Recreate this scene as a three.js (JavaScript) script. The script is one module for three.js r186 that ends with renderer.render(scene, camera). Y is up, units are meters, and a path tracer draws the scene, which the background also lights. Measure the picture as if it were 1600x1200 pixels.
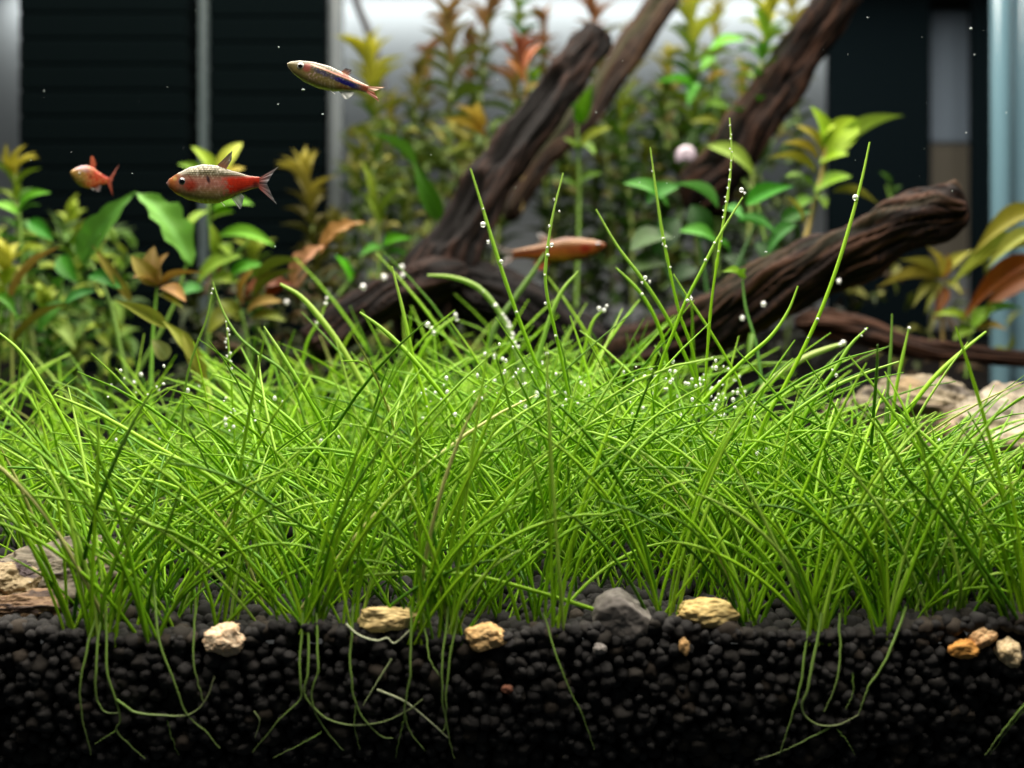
import * as THREE from 'three';
import { ImprovedNoise } from 'three/addons/math/ImprovedNoise.js';
import { mergeVertices } from 'three/addons/utils/BufferGeometryUtils.js';
import { RoundedBoxGeometry } from 'three/addons/geometries/RoundedBoxGeometry.js';
import { RectAreaLightUniformsLib } from 'three/addons/lights/RectAreaLightUniformsLib.js';

// ---------------------------------------------------------------- camera, light, exposure
const W = 1024, H = 768;
const scene = new THREE.Scene();
scene.background = new THREE.Color(0.03, 0.035, 0.037);        // weak even fill light from all sides, standing for the dim room
const F = 1931, CAMY = 0.042, CAMZ = 0.217;                 // focal length in pixels of a 1600 wide frame, lens height over the soil edge, distance to the front glass
const camera = new THREE.PerspectiveCamera(2 * Math.atan(600 / F) * 180 / Math.PI, W / H, 0.01, 10);
camera.position.set(0, CAMY, CAMZ);
camera.lookAt(0, CAMY, 0);
camera.focus = 0.243;
camera.userData.fStop = 10.5;
const renderer = new THREE.WebGLRenderer({ antialias: true });
renderer.setSize(W, H);
renderer.toneMapping = THREE.LinearToneMapping;
renderer.toneMappingExposure = 1.0;
renderer.shadowMap.enabled = true;
RectAreaLightUniformsLib.init();
const LAMP = { x: 0, y: 0.30, z: -0.07, w: 0.5, d: 0.40, skirt: 0.09, power: 12.5, color: 0xfff6ea };        // unseen lamp lighting the tank: front edge 13 cm ahead of the glass
const UNSEEN_WALL_LAMP = { x: 0.0, y: 0.272, z: -0.503, w: 0.6, d: 0.022, power: 8, color: 0xf8fbf8 };  // out of view, placed to brighten the top of the wall

// ---------------------------------------------------------------- helpers
let seed = 20240611;
const rnd = () => { seed = (seed + 0x6D2B79F5) | 0; let t = Math.imul(seed ^ (seed >>> 15), 1 | seed); t = (t + Math.imul(t ^ (t >>> 7), 61 | t)) ^ t; return ((t ^ (t >>> 14)) >>> 0) / 4294967296; };
const rr = (a, b) => a + (b - a) * rnd();
const gauss = () => (rnd() + rnd() + rnd() + rnd() - 2) * 1.0;
const noiseGen = new ImprovedNoise();
const N3 = (x, y, z) => noiseGen.noise(x + 31.7, y + 11.3, z + 57.1);
const fbm = (x, y, z, o = 4) => { let s = 0, a = 0.5; for (let i = 0; i < o; i++) { s += a * N3(x, y, z); x *= 2.03; y *= 2.03; z *= 2.03; a *= 0.5; } return s; };
const clamp = (x, a = 0, b = 1) => Math.min(b, Math.max(a, x));
const sst = (a, b, x) => { const t = clamp((x - a) / (b - a)); return t * t * (3 - 2 * t); };
const mixc = (a, b, t) => [a[0] + (b[0] - a[0]) * t, a[1] + (b[1] - a[1]) * t, a[2] + (b[2] - a[2]) * t];
const hex = (h) => new THREE.Color(h).toArray();
const V = (x, y, z) => new THREE.Vector3(x, y, z);
const P = (x, y, d) => V((x - 800) / F * d, CAMY + (600 - y) / F * d, CAMZ - d);       // a point at distance d in front of the lens
const used = {};
function numbered(n) { const k = used[n] = (used[n] ?? -1) + 1; return k ? n + '_' + String(k).padStart(3, '0') : n; }
const shadow = (m) => { m.castShadow = m.receiveShadow = true; return m; };
function tag(o, label, category, group) { o.userData.label = label; o.userData.category = category; if (group) o.userData.group = group; return o; }
function thing(name, label, category, pos = V(0, 0, 0), group) {
  const o = new THREE.Group(); o.name = numbered(name); o.position.copy(pos); scene.add(o);
  return tag(o, label, category, group);
}
function mesh(name, geo, mat, parent) {
  const m = shadow(new THREE.Mesh(geo, mat)); m.name = parent === scene ? numbered(name) : name; parent.add(m); return m;
}
// a buffer that collects tubes
class TB {
  constructor() { this.p = []; this.n = []; this.c = []; this.i = []; }
  tube(pts, rad, col, sides = 5, off = V(0, 0, 0)) {
    const n = pts.length, t = V(0, 0, 0), u = V(0, 0, 0), v = V(0, 0, 0), base = this.p.length / 3;
    let ref = null;
    for (let k = 0; k < n; k++) {
      t.copy(pts[Math.min(n - 1, k + 1)]).sub(pts[Math.max(0, k - 1)]).normalize();
      if (!ref) { ref = Math.abs(t.z) < 0.8 ? V(0, 0, 1) : V(1, 0, 0); }
      u.copy(ref).addScaledVector(t, -ref.dot(t)).normalize(); ref.copy(u); v.crossVectors(t, u);
      const f = k / (n - 1), r = rad(f), c = col(f);
      for (let s = 0; s < sides; s++) {
        const a = s / sides * Math.PI * 2, ca = Math.cos(a), sa = Math.sin(a);
        const nx = u.x * ca + v.x * sa, ny = u.y * ca + v.y * sa, nz = u.z * ca + v.z * sa;
        this.p.push(pts[k].x + nx * r - off.x, pts[k].y + ny * r - off.y, pts[k].z + nz * r - off.z);
        this.n.push(nx, ny, nz); this.c.push(c[0], c[1], c[2]);
      }
    }
    for (let k = 0; k < n - 1; k++) for (let s = 0; s < sides; s++) {
      const a = base + k * sides + s, b = base + k * sides + (s + 1) % sides;
      this.i.push(a, b, a + sides, b, b + sides, a + sides);
    }
    for (let s = 1; s < sides - 1; s++) { const e = base + (n - 1) * sides; this.i.push(e, e + s, e + s + 1); this.i.push(base, base + s + 1, base + s); }
    return this;
  }
  geo() {
    const g = new THREE.BufferGeometry();
    g.setAttribute('position', new THREE.Float32BufferAttribute(this.p, 3));
    g.setAttribute('normal', new THREE.Float32BufferAttribute(this.n, 3));
    g.setAttribute('color', new THREE.Float32BufferAttribute(this.c, 3));
    g.setIndex(this.i); return g;
  }
  build(name, mat, parent) { return mesh(name, this.geo(), mat, parent); }
}
const curve = (pts, n) => new THREE.CatmullRomCurve3(pts, false, 'centripetal').getPoints(n);

// ---------------------------------------------------------------- materials
const M = {
  grass: new THREE.MeshPhysicalMaterial({ vertexColors: true, roughness: 0.36, specularIntensity: 0.3, transmission: 0.35, thickness: 0, side: THREE.DoubleSide }),
  root: new THREE.MeshStandardMaterial({ vertexColors: true, roughness: 0.5 }),
  stem: new THREE.MeshStandardMaterial({ vertexColors: true, roughness: 0.55 }),
  wood: new THREE.MeshPhysicalMaterial({ vertexColors: true, roughness: 0.8, specularIntensity: 0.25 }),
  rock: new THREE.MeshStandardMaterial({ vertexColors: true, roughness: 0.8 }),
  soil: new THREE.MeshStandardMaterial({ color: new THREE.Color(0.05, 0.046, 0.042), roughness: 0.72 }),
  soilBase: new THREE.MeshPhysicalMaterial({ color: new THREE.Color(0.0025, 0.0022, 0.0019), roughness: 1, specularIntensity: 0.1 }),  // near-black soil base, its colour carries the shade at the back
  bubble: new THREE.MeshPhysicalMaterial({ color: 0xffffff, roughness: 0.04, transmission: 0.6, thickness: 0.001, ior: 1.45, clearcoat: 1, clearcoatRoughness: 0.02 }),
  blackPlastic: new THREE.MeshPhysicalMaterial({ color: new THREE.Color(0.0009, 0.0019, 0.0021), roughness: 1, specularIntensity: 0.02 }),
  darkBoard: new THREE.MeshPhysicalMaterial({ color: new THREE.Color(0.0015, 0.003, 0.0038), roughness: 1, specularIntensity: 0.02 }),
  wall: new THREE.MeshStandardMaterial({ color: new THREE.Color(0.3, 0.32, 0.33), roughness: 0.95 }),
  lampBody: new THREE.MeshStandardMaterial({ color: 0x22262a, roughness: 0.5, metalness: 0.6 }),
};
const leafMats = {};
function leafMat(h, rough = 0.5) {
  return leafMats[h] ??= new THREE.MeshPhysicalMaterial({ color: new THREE.Color(h).multiply(new THREE.Color(0.8, 0.74, 0.46)), vertexColors: true, roughness: rough, specularIntensity: 0.25, transmission: 0.45, thickness: 0, side: THREE.DoubleSide });
}

// ---------------------------------------------------------------- setting: wall behind the tank, unseen lamps
{
  const w = mesh('wall', new THREE.BoxGeometry(1.6, 0.9, 0.02), M.wall, scene);
  w.position.set(0, 0.1, -0.53); w.userData.kind = 'structure';
}
function lamp(name, label, L, tilt) {
  const o = thing(name, label, 'lamp', V(L.x, L.y, L.z));
  const b = mesh('housing', new RoundedBoxGeometry(L.w + 0.02, 0.018, L.d + 0.02, 2, 0.004), M.lampBody, o); b.position.y = 0.012;
  if (L.skirt) { const k = mesh('added_skirt', new THREE.BoxGeometry(L.w + 0.02, L.skirt, 0.004), M.lampBody, o); k.position.set(0, -L.skirt / 2 + 0.004, -L.d / 2 - 0.008); }  // skirt added to keep the tank lamp off the wall
  const e = mesh('diffuser', new THREE.BoxGeometry(L.w, 0.003, L.d), new THREE.MeshStandardMaterial({ color: 0xffffff, emissive: new THREE.Color(L.color), emissiveIntensity: 1.0 }), o); e.position.y = 0.0012;
  const l = new THREE.RectAreaLight(L.color, L.power, L.w, L.d); l.name = 'lamp_light';
  l.position.set(0, -0.002, 0); l.rotation.x = -Math.PI / 2; o.add(l); o.rotation.x = tilt;
  return o;
}
lamp('unseen_aquarium_lamp', 'long flat aquarium lamp out of view over the planted tank', LAMP, 0);
lamp('unseen_wall_lamp', 'unseen slim lamp strip placed to brighten the top of the wall behind the tank', UNSEEN_WALL_LAMP, 0.35);

// ---------------------------------------------------------------- soil
const PEBBLES = [[353, 1000, 62, 48], [603, 968, 90, 38], [756, 997, 60, 42], [973, 963, 90, 78], [1108, 962, 92, 50], [1069, 1010, 15, 26], [1505, 1014, 42, 30], [1532, 1000, 46, 32], [1575, 1019, 36, 42], [938, 1013, 20, 17]];
const soilY = (x, z) => { const t = -z; return 0.024 * sst(-0.02, 0.15, t) * 1.25 - 0.0032 + (t > 0.13 ? (t - 0.13) * 0.2 : 0) + 0.0012 * N3(x * 60, 3, z * 60) + 0.0034 * N3(x * 28, 7, z * 30); };
const under = (y) => 9 * Math.pow(Math.max(0, -y - 0.003), 2);          // soil face drawn back under its edge, shaped to shade its foot
const backZ = (x) => x > 0.02 ? -0.115 + (x - 0.02) * 0.78 : (x < -0.05 ? -0.125 + (-0.05 - x) * 0.25 : -0.125);   // where the grass carpet ends
{
  const soil = new THREE.Group(); soil.name = 'soil'; soil.userData.kind = 'structure'; scene.add(soil);
  // bank of soil, closed underneath
  const nx = 60, nz = 40, g = new THREE.PlaneGeometry(0.7, 0.34, nx, nz); g.rotateX(-Math.PI / 2); g.translate(0, 0, -0.1742);
  const p = g.attributes.position;
  for (let i = 0; i < p.count; i++) p.setY(i, soilY(p.getX(i), p.getZ(i)) - 0.0022);
  g.computeVertexNormals();
  mesh('soil_bed', g, M.soilBase, soil);
  const fg = new THREE.PlaneGeometry(0.7, 0.06, 40, 24), fp = fg.attributes.position; for (let i = 0; i < fp.count; i++) { const y = fp.getY(i) - 0.0345; fp.setXYZ(i, fp.getX(i), y, -0.0042 - under(Math.max(y, -0.034))); } fg.computeVertexNormals();
  mesh('soil_face', fg, M.soilBase, soil);
  // granules
  const vars = [];
  for (let v = 0; v < 7; v++) {
    const q = mergeVertices(new THREE.IcosahedronGeometry(1, 3).deleteAttribute('uv').deleteAttribute('normal'), 1e-4), a = q.attributes.position;
    for (let i = 0; i < a.count; i++) {
      const d = V(a.getX(i), a.getY(i), a.getZ(i)).normalize(), k = 1 + 0.22 * N3(d.x * 1.1 + v * 7, d.y * 1.1, d.z * 1.1) + 0.07 * N3(d.x * 3 + v * 3, d.y * 3, d.z * 3) + 0.06 * N3(d.x * 7, d.y * 7 + v, d.z * 7);
      a.setXYZ(i, d.x * k, d.y * k, d.z * k);
    }
    q.computeVertexNormals(); vars.push(q);
  }
  const list = [];
  const clear = (X, Y, Z) => { const d = CAMZ - Z, px = 800 + X / d * F, py = 600 - (Y - CAMY) / d * F; return PEBBLES.some((q) => ((px - q[0]) / (q[2] * 0.5)) ** 2 + ((py - q[1]) / (q[3] * 0.5)) ** 2 < 0.8); };
  const sp = 0.0023;
  for (let layer = 0; layer < 2; layer++)
    for (let y = 0.0002; y > -0.031; y -= sp * 0.86) for (let x = -0.113; x < 0.113; x += sp) {
      const r = 0.00118 * Math.exp(0.36 * gauss() * 1.4) * (layer ? 1.1 : 1);
      const X = x + rr(-1, 1) * sp * 0.45, Y = y + rr(-1, 1) * sp * 0.4;
      if (layer === 0 && clear(X, Y, -0.001)) continue;
      if (layer === 0 && N3(X * 90, Y * 120, 5) < -0.5) continue;          // small hollows along the glass
      list.push([X, Math.min(Y, soilY(X, 0) + 0.0006), -r * 1.1 - 0.0007 - layer * 0.002 - rr(0, 0.0007) - under(Y), r, layer === 0 && Y > -0.026 && Math.abs(X) < 0.092 ? 1 : 0]);
    }
  for (let z = -0.0025; z > -0.075; z -= sp * (z < -0.03 ? 1.2 : 0.9)) for (let x = -0.14; x < 0.14; x += sp * (z < -0.03 ? 1.2 : 1)) {
    const X = x + rr(-1, 1) * sp * 0.4, Z = z + rr(-1, 1) * sp * 0.35, r = 0.00135 * Math.exp(0.3 * gauss()); if (Z > -0.006 && clear(X, soilY(X, Z), Z)) continue;
    list.push([X, soilY(X, Z) - 0.0006 + rr(-0.0004, 0.0009), Math.min(Z, -r - 0.0008), r, Z > -0.012 && Math.abs(X) < 0.095 ? 1 : 0]);
  }
  const big = list.filter((q) => q[4]).sort((a, b) => b[3] - a[3]).slice(0, 300), bigSet = new Set(big), rest = list.filter((q) => !bigSet.has(q));
  const soilMats = [[0.03, 0.0265, 0.022], [0.023, 0.021, 0.0185], [0.039, 0.031, 0.023], [0.034, 0.0312, 0.0285]].map((c) => new THREE.MeshPhysicalMaterial({ color: new THREE.Color(...c), roughness: 0.85, specularIntensity: 0.5 }));
  for (const q of big) {
    const m = mesh('granule', vars[Math.floor(rnd() * 7)], soilMats[Math.floor(rnd() * 4)], soil);
    m.position.set(q[0], q[1], q[2]); m.scale.set(q[3] * rr(0.92, 1.18), q[3] * rr(0.8, 1), q[3] * rr(0.85, 1.05)); m.rotation.set(rr(-0.4, 0.4), rr(0, 6.28), rr(-0.4, 0.4));
  }
  const im = new THREE.InstancedMesh(vars[0], new THREE.MeshPhysicalMaterial({ color: 0xffffff, roughness: 0.85, specularIntensity: 0.5 }), rest.length); im.name = 'loose_granules'; im.userData.kind = 'stuff'; shadow(im);
  const m4 = new THREE.Matrix4(), e = new THREE.Euler(), q4 = new THREE.Quaternion(), col = new THREE.Color();
  rest.forEach((q, k) => {
    q4.setFromEuler(e.set(rr(0, 6.28), rr(0, 6.28), rr(0, 6.28)));
    m4.compose(V(q[0], q[1], q[2]), q4, V(q[3] * rr(0.8, 1.15), q[3] * rr(0.8, 1.1), q[3] * rr(0.8, 1.1))); im.setMatrixAt(k, m4);
    const b = rr(0.013, 0.034), w = rr(0.9, 1.0); col.setRGB(b, b * (0.9 + 0.06 * w), b * (0.82 + 0.1 * w)); im.setColorAt(k, col);
  });
  soil.add(im);
}

// ---------------------------------------------------------------- stones
function rockGeo(detail, shape, s = 1, facet = 0) {
  const q = mergeVertices(new THREE.IcosahedronGeometry(1, detail).deleteAttribute('uv').deleteAttribute('normal'), 1e-5), a = q.attributes.position, c = [];
  const planes = []; for (let i = 0; i < 9; i++) planes.push([V(gauss(), gauss(), gauss()).normalize(), rr(0.62, 0.92)]);
  for (let i = 0; i < a.count; i++) {
    const d = V(a.getX(i), a.getY(i), a.getZ(i)).normalize(); let k = 1;
    if (facet) for (const [pn, pd] of planes) { const dd = d.dot(pn); if (dd > 0.05) k = Math.min(k, 1 + facet * (pd / dd - 1) * (pd / dd < 1 ? 1 : 0)); }
    const r = shape(d, k); a.setXYZ(i, d.x * r.k * r.sx, d.y * r.k * r.sy, d.z * r.k * r.sz); c.push(...r.c);
  }
  q.setAttribute('color', new THREE.Float32BufferAttribute(c, 3)); q.computeVertexNormals(); return q;
}
function pebble(label, x, y, d, w, h, c1, c2, o = {}) {
  const pos = P(x, y, d), k = d / F / 2, id = rr(0, 90);
  const root = mesh('pebble', rockGeo(22, (dir, kk) => {
    const n = fbm(dir.x * 1.3 + id, dir.y * 1.3, dir.z * 1.3, 4), f = fbm(dir.x * 5 + id, dir.y * 5, dir.z * 5, 4);
    const t = clamp(0.5 + f * 1.6 + n * 0.6), crack = sst(0.03, 0.0, Math.abs(N3(dir.x * 2 + id, dir.y * 2.5, dir.z * 2))) * (o.crack ?? 0.4);
    let c = mixc(c1, c2, t); c = mixc(c, [c[0] * 0.45, c[1] * 0.35, c[2] * 0.25], crack);
    return { k: kk * (1 + 0.42 * (o.smooth ?? 1) * n + 0.1 * (o.smooth ?? 1) * f) - crack * 0.03, sx: w * k * 1.12, sy: h * k * 1.12, sz: (o.depth ?? Math.min(w, h)) * k, c };
  }, 1, o.facet ?? 0.7), M.rock, scene);
  root.position.copy(pos); if (o.rot) root.rotation.z = o.rot;
  return tag(root, label, 'pebble');
}
pebble('cream and rust coloured pebble lying by itself at the soil edge on the left', 353, 1000, 0.2188, 62, 48, hex('#ecd8b8'), hex('#cda880'));
pebble('flat oval tan pebble half under the grass, left of the orange pebble', 603, 964, 0.2193, 92, 40, hex('#e0c88c'), hex('#b0965e'));
pebble('orange and cream angular pebble on the soil edge between two grass tufts', 756, 997, 0.2186, 60, 42, hex('#ecc88a'), hex('#cda064'));
pebble('rounded dark grey stone, the largest pebble on the soil edge', 973, 963, 0.2215, 90, 78, hex('#77726c'), hex('#57524c'), { facet: 0.9, crack: 0.05, smooth: 0.4 });
pebble('large yellow lumpy pebble right of the dark grey stone', 1108, 962, 0.2215, 92, 50, hex('#e8d08c'), hex('#c4a460'));
pebble('small tan pebble sliver tucked under the yellow lumpy pebble', 1069, 1010, 0.218, 15, 26, hex('#c9a46c'), hex('#a07a48'));
pebble('smooth amber pebble touching the curved tan pebble on the right', 1505, 1014, 0.2183, 42, 30, hex('#e0a552'), hex('#c08238'), { facet: 0.4, crack: 0 });
pebble('curved tan pebble leaning behind the smooth amber one', 1533, 996, 0.2192, 48, 34, hex('#d8b483'), hex('#b58a5a'), { rot: 0.5, facet: 0.5 });
pebble('pale cream pebble with a pointed foot, rightmost on the soil edge', 1575, 1019, 0.2183, 36, 42, hex('#ddcaa2'), hex('#b39a6e'));
pebble('small pale grey grit stone under the dark grey stone', 938, 1013, 0.218, 20, 17, hex('#8f8a84'), hex('#6b6660'));
pebble('tiny rust red grain halfway down the soil face', 792, 1077, 0.2184, 17, 13, hex('#7a4a30'), hex('#5a3424'));
function boulder(label, x, y, d, w, h, dep, colf, o = {}) {
  const k = d / F / 2, id = rr(0, 90);
  const r = mesh('rock', rockGeo(o.detail ?? 44, (dir, kk) => {
    const n = fbm(dir.x * 1.2 + id, dir.y * 1.2, dir.z * 1.2, 3), f = fbm(dir.x * 6 + id, dir.y * 6, dir.z * 6, 5), st = N3(dir.x * 1.5 + id, dir.y * (o.strata ?? 4) + n * 2, dir.z * 1.5);
    return { k: kk * (1 + 0.42 * n + 0.13 * f + (o.layer ?? 0.04) * st), sx: w * k * 1.1, sy: h * k * 1.1, sz: dep, c: colf(dir, n, f, st) };
  }, 1, o.facet ?? 0.75), M.rock, scene);
  r.position.copy(P(x, y, d)); if (o.rot) r.rotation.z = o.rot;
  { const a = r.geometry.attributes.color; for (let i = 0; i < a.count; i++) { const q = [a.getX(i), a.getY(i), a.getZ(i)], m = (q[0] + q[1] + q[2]) / 3; a.setXYZ(i, (q[0] * 0.75 + m * 0.25) * 0.5, (q[1] * 0.75 + m * 0.25) * 0.47, (q[2] * 0.75 + m * 0.25) * 0.43); } }
  return tag(r, label, 'rock');
}
boulder('olive grey rock with a rough flat top, uppermost of the stones at the left edge', 100, 908, 0.243, 215, 125, 0.012,
  (d, n, f, st) => { let c = mixc(hex('#77705a'), hex('#9a9078'), clamp(0.5 + f * 2)); c = mixc(c, hex('#8a7a3a'), sst(0.0, 0.3, n + st * 0.3) * 0.8); return mixc(c, hex('#4a4034'), sst(0.1, 0.4, f)); }, { rot: 0.12 });
boulder('maroon and yellow patched rock at the left edge in front of the olive one', 15, 915, 0.236, 125, 90, 0.009,
  (d, n, f, st) => { let c = mixc(hex('#a58c5a'), hex('#c4b07c'), clamp(0.5 + f * 2)); c = mixc(c, hex('#3c2024'), sst(-0.02, 0.16, N3(d.x * 1.6 + 3, d.y * 1.6, d.z * 1.6 + 8) + f * 0.3)); return mixc(c, hex('#d8d4c8'), sst(0.3, 0.42, f) * 0.9); });
boulder('rust brown flaky rock low at the left edge resting on the soil', 40, 957, 0.229, 150, 66, 0.006,
  (d, n, f, st) => { let c = mixc(hex('#8a6238'), hex('#b8905a'), clamp(0.5 + f * 2)); return mixc(c, hex('#4c3018'), sst(0.02, 0.3, st + f * 0.5)); }, { layer: 0.08, strata: 6 });
boulder('rounded tan grey boulder behind the grass beside the driftwood branch', 1430, 660, 0.325, 240, 130, 0.022,
  (d, n, f, st) => { let c = mixc(hex('#8d8062'), hex('#b5a888'), clamp(0.5 + f * 2)); c = mixc(c, hex('#5c5344'), sst(0.05, 0.35, st)); return mixc(c, hex('#b08a3c'), sst(0.12, 0.35, n) * 0.6); });
boulder('cream and grey banded boulder at the right edge behind the grass', 1570, 705, 0.31, 210, 180, 0.02,
  (d, n, f, st) => { let c = mixc(hex('#c8bc9a'), hex('#8c8676'), clamp(0.5 + st * 1.6)); c = mixc(c, hex('#b8863c'), sst(0.05, 0.35, n + f * 0.4) * 0.7); return mixc(c, hex('#d8d2c0'), sst(0.1, 0.4, f)); });

// ---------------------------------------------------------------- driftwood
function woodGeo(list, o = {}) {          // list of [x, y, d, radius in px]
  const nl = o.nl ?? 170, nr = o.nr ?? 96, pts = list.map((q) => P(q[0], q[1], q[2])), c3 = new THREE.CatmullRomCurve3(pts, false, 'centripetal'), id = o.id ?? 0;
  const pos = [], col = [], idx = []; let ref = V(0, 0, 1); const t = V(0, 0, 0), u = V(0, 0, 0), v = V(0, 0, 0), up = V(0, 0, 0), off = o.origin ?? V(0, 0, 0);
  const len = c3.getLength(), c0 = hex(o.c0 ?? '#6b4a38'), c1 = hex(o.c1 ?? '#3a2820'), c2 = hex(o.c2 ?? '#8d6a50');
  for (let k = 0; k <= nl; k++) {
    const f = k / nl, p = c3.getPoint(f); t.copy(c3.getTangent(f));
    u.copy(ref).addScaledVector(t, -ref.dot(t)).normalize(); ref.copy(u); v.crossVectors(t, u);
    const s = f * (list.length - 1), i = Math.min(list.length - 2, Math.floor(s)), w = s - i, R = 0.72 * (list[i][3] * list[i][2] * (1 - w) + list[i + 1][3] * list[i + 1][2] * w) / F;
    let end = 1; const e0 = f * len / R, e1 = (1 - f) * len / R; const ec = o.cut ? 0.35 : 1.2; end = Math.sqrt(clamp(e0 / 1.2)) * Math.pow(clamp(e1 / ec), o.cut ? 0.35 : 0.6);
    for (let a = 0; a < nr; a++) {
      const th = a / nr * 2 * Math.PI, L = f * len / 0.012, tw = th + 0.9 * N3(L * 0.3, id, 2) + 0.25 * N3(L * 0.9, id, 8), ca = Math.cos(tw), sa = Math.sin(tw), kn = N3(Math.cos(th) * 1.3 + id, Math.sin(th) * 1.3, L * 1.1);
      up.set(0, 0, 0).addScaledVector(u, Math.cos(th)).addScaledVector(v, Math.sin(th));
      const low = fbm(ca * 0.9 + id, sa * 0.9, L * 0.35 + id, 3), ridge = fbm(ca * 3.2 + id, sa * 3.2 + low, L * 0.45, 4), fine = fbm(ca * 9 + id, sa * 9, L * 1.1, 3), groove = sst(0.07, 0.0, Math.abs(N3(ca * 2.2 + id * 2, sa * 2.2, L * 0.22)));
      let k2 = 1 + 0.55 * low + 0.22 * kn + 0.3 * ridge + 0.14 * fine - 0.12 * groove;
      if (o.jag) k2 *= 1 - o.jag * sst(0.9, 1, f) * (0.5 + N3(ca * 2.5, sa * 2.5, id));
      let hole = 0;
      for (const hlo of o.holes ?? []) { let da = th - hlo.a; da = Math.atan2(Math.sin(da), Math.cos(da)); const q = (da / hlo.wa) ** 2 + ((f - hlo.f) / hlo.wf) ** 2; hole = Math.max(hole, sst(1.15, 0.75, q)); if (q < 1.2) k2 -= hlo.depth * sst(1.15, 0.55, q); }
      k2 = Math.max(0.12, k2) * end;
      pos.push(p.x + up.x * R * k2 - off.x, p.y + up.y * R * k2 - off.y, p.z + up.z * R * k2 - off.z);
      const streak = N3(ca * 14 + id, sa * 14, L * 0.5); let c = mixc(c0, c1, clamp(0.62 - ridge * 3 - fine * 1.2 - streak * 0.5)); c = mixc(c, c2, sst(0.04, 0.3, fine + ridge * 0.8 + streak * 0.15) * 0.85); c = mixc(c, [c1[0] * 0.4, c1[1] * 0.4, c1[2] * 0.4], clamp(groove));  // wood grain, with ridges lightened and grooves darkened like light and shade
      if (hole > 0) c = mixc(c, [0.012, 0.010, 0.009], hole);  // hollows go near black, their shade put into the colour
      if (o.moss) c = mixc(c, hex('#3e5a1c'), o.moss * sst(-0.05, 0.3, N3(ca * 2 + 9, sa * 2, L * 0.5)) * sst(0, 0.6, up.y));
      col.push(c[0] * 0.17, c[1] * 0.145, c[2] * 0.13);
    }
  }
  for (let k = 0; k < nl; k++) for (let a = 0; a < nr; a++) { const A = k * nr + a, B = k * nr + (a + 1) % nr; idx.push(A, B, A + nr, B, B + nr, A + nr); }
  for (const k of [0, nl]) { const m = pos.length / 3; let sx = 0, sy = 0, sz = 0; for (let a = 0; a < nr; a++) { sx += pos[(k * nr + a) * 3]; sy += pos[(k * nr + a) * 3 + 1]; sz += pos[(k * nr + a) * 3 + 2]; } pos.push(sx / nr, sy / nr, sz / nr); col.push(...mixc(c1, c0, 0.2)); for (let a = 0; a < nr; a++) { const A = k * nr + a, B = k * nr + (a + 1) % nr; k ? idx.push(A, B, m) : idx.push(B, A, m); } }
  const g = new THREE.BufferGeometry(); g.setAttribute('position', new THREE.Float32BufferAttribute(pos, 3)); g.setAttribute('color', new THREE.Float32BufferAttribute(col, 3)); g.setIndex(idx); g.computeVertexNormals(); return g;
}
function driftwood(label, list, o, branches = []) {
  const pos = P(list[0][0], list[0][1], list[0][2]), t = thing('driftwood', label, 'driftwood', pos);
  mesh('trunk', woodGeo(list, { ...o, origin: pos }), M.wood, t);
  for (const [n, l, oo] of branches) mesh(n, woodGeo(l, { ...o, holes: [], ...oo, origin: pos }), M.wood, t);
  return t;
}
driftwood('thick dark driftwood leaning up from the grass, hollow along its side', [[650, 560, 0.36, 90], [672, 450, 0.36, 74], [720, 365, 0.362, 56], [780, 265, 0.366, 49], [850, 165, 0.37, 48], [900, 95, 0.374, 44], [938, 48, 0.377, 38]],
  { id: 3, cut: true, c0: '#3a2a22', c1: '#140e0b', c2: '#644a3e', holes: [{ a: -0.35, wa: 0.75, f: 0.62, wf: 0.14, depth: 0.5 }, { a: -0.5, wa: 0.7, f: 0.36, wf: 0.1, depth: 0.45 }] },
  [['root', [[730, 420, 0.352, 46], [640, 450, 0.345, 52], [560, 490, 0.34, 46], [480, 545, 0.335, 36]], { id: 12 }],
   ['root', [[690, 430, 0.36, 66], [770, 470, 0.358, 76], [870, 530, 0.355, 74], [960, 590, 0.355, 60]], { id: 15, c0: '#1c1512', c1: '#0c0908', c2: '#33261f' }]]);  // right root in darker wood colours, shade at the foot painted in
driftwood('thin tan driftwood stick rising behind the hollow piece to the top edge', [[790, 345, 0.40, 20], [850, 250, 0.405, 24], [905, 190, 0.41, 30], [970, 100, 0.42, 34], [1060, -30, 0.43, 34]], { id: 21, c0: '#5a4632', c1: '#33241a', c2: '#7a624a', moss: 0.6 });
driftwood('straight dark driftwood branch slanting out of the top edge beside the yellow green plant', [[1075, 330, 0.41, 56], [1130, 265, 0.405, 52], [1200, 160, 0.40, 48], [1262, 70, 0.395, 46], [1350, -60, 0.385, 46]], { id: 33, c0: '#3c2a22', c1: '#15100d', c2: '#7c5c4a', moss: 0.3 });
driftwood('fat driftwood log with a broken blunt end pointing right', [[930, 590, 0.34, 60], [1030, 535, 0.335, 62], [1130, 490, 0.33, 62], [1240, 435, 0.325, 64], [1350, 385, 0.32, 62], [1440, 338, 0.316, 60], [1512, 318, 0.312, 56]], { id: 41, cut: true, jag: 0.4, c0: '#4e352a', c1: '#1c130f', c2: '#85634c', moss: 0.25 });
driftwood('low slender driftwood branch running under the log to the right edge', [[1240, 500, 0.365, 30], [1330, 512, 0.36, 30], [1420, 540, 0.355, 26], [1500, 552, 0.352, 20], [1640, 566, 0.346, 16]], { id: 52, c0: '#6a4a36', c1: '#30201a', c2: '#8a644c' });

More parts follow.
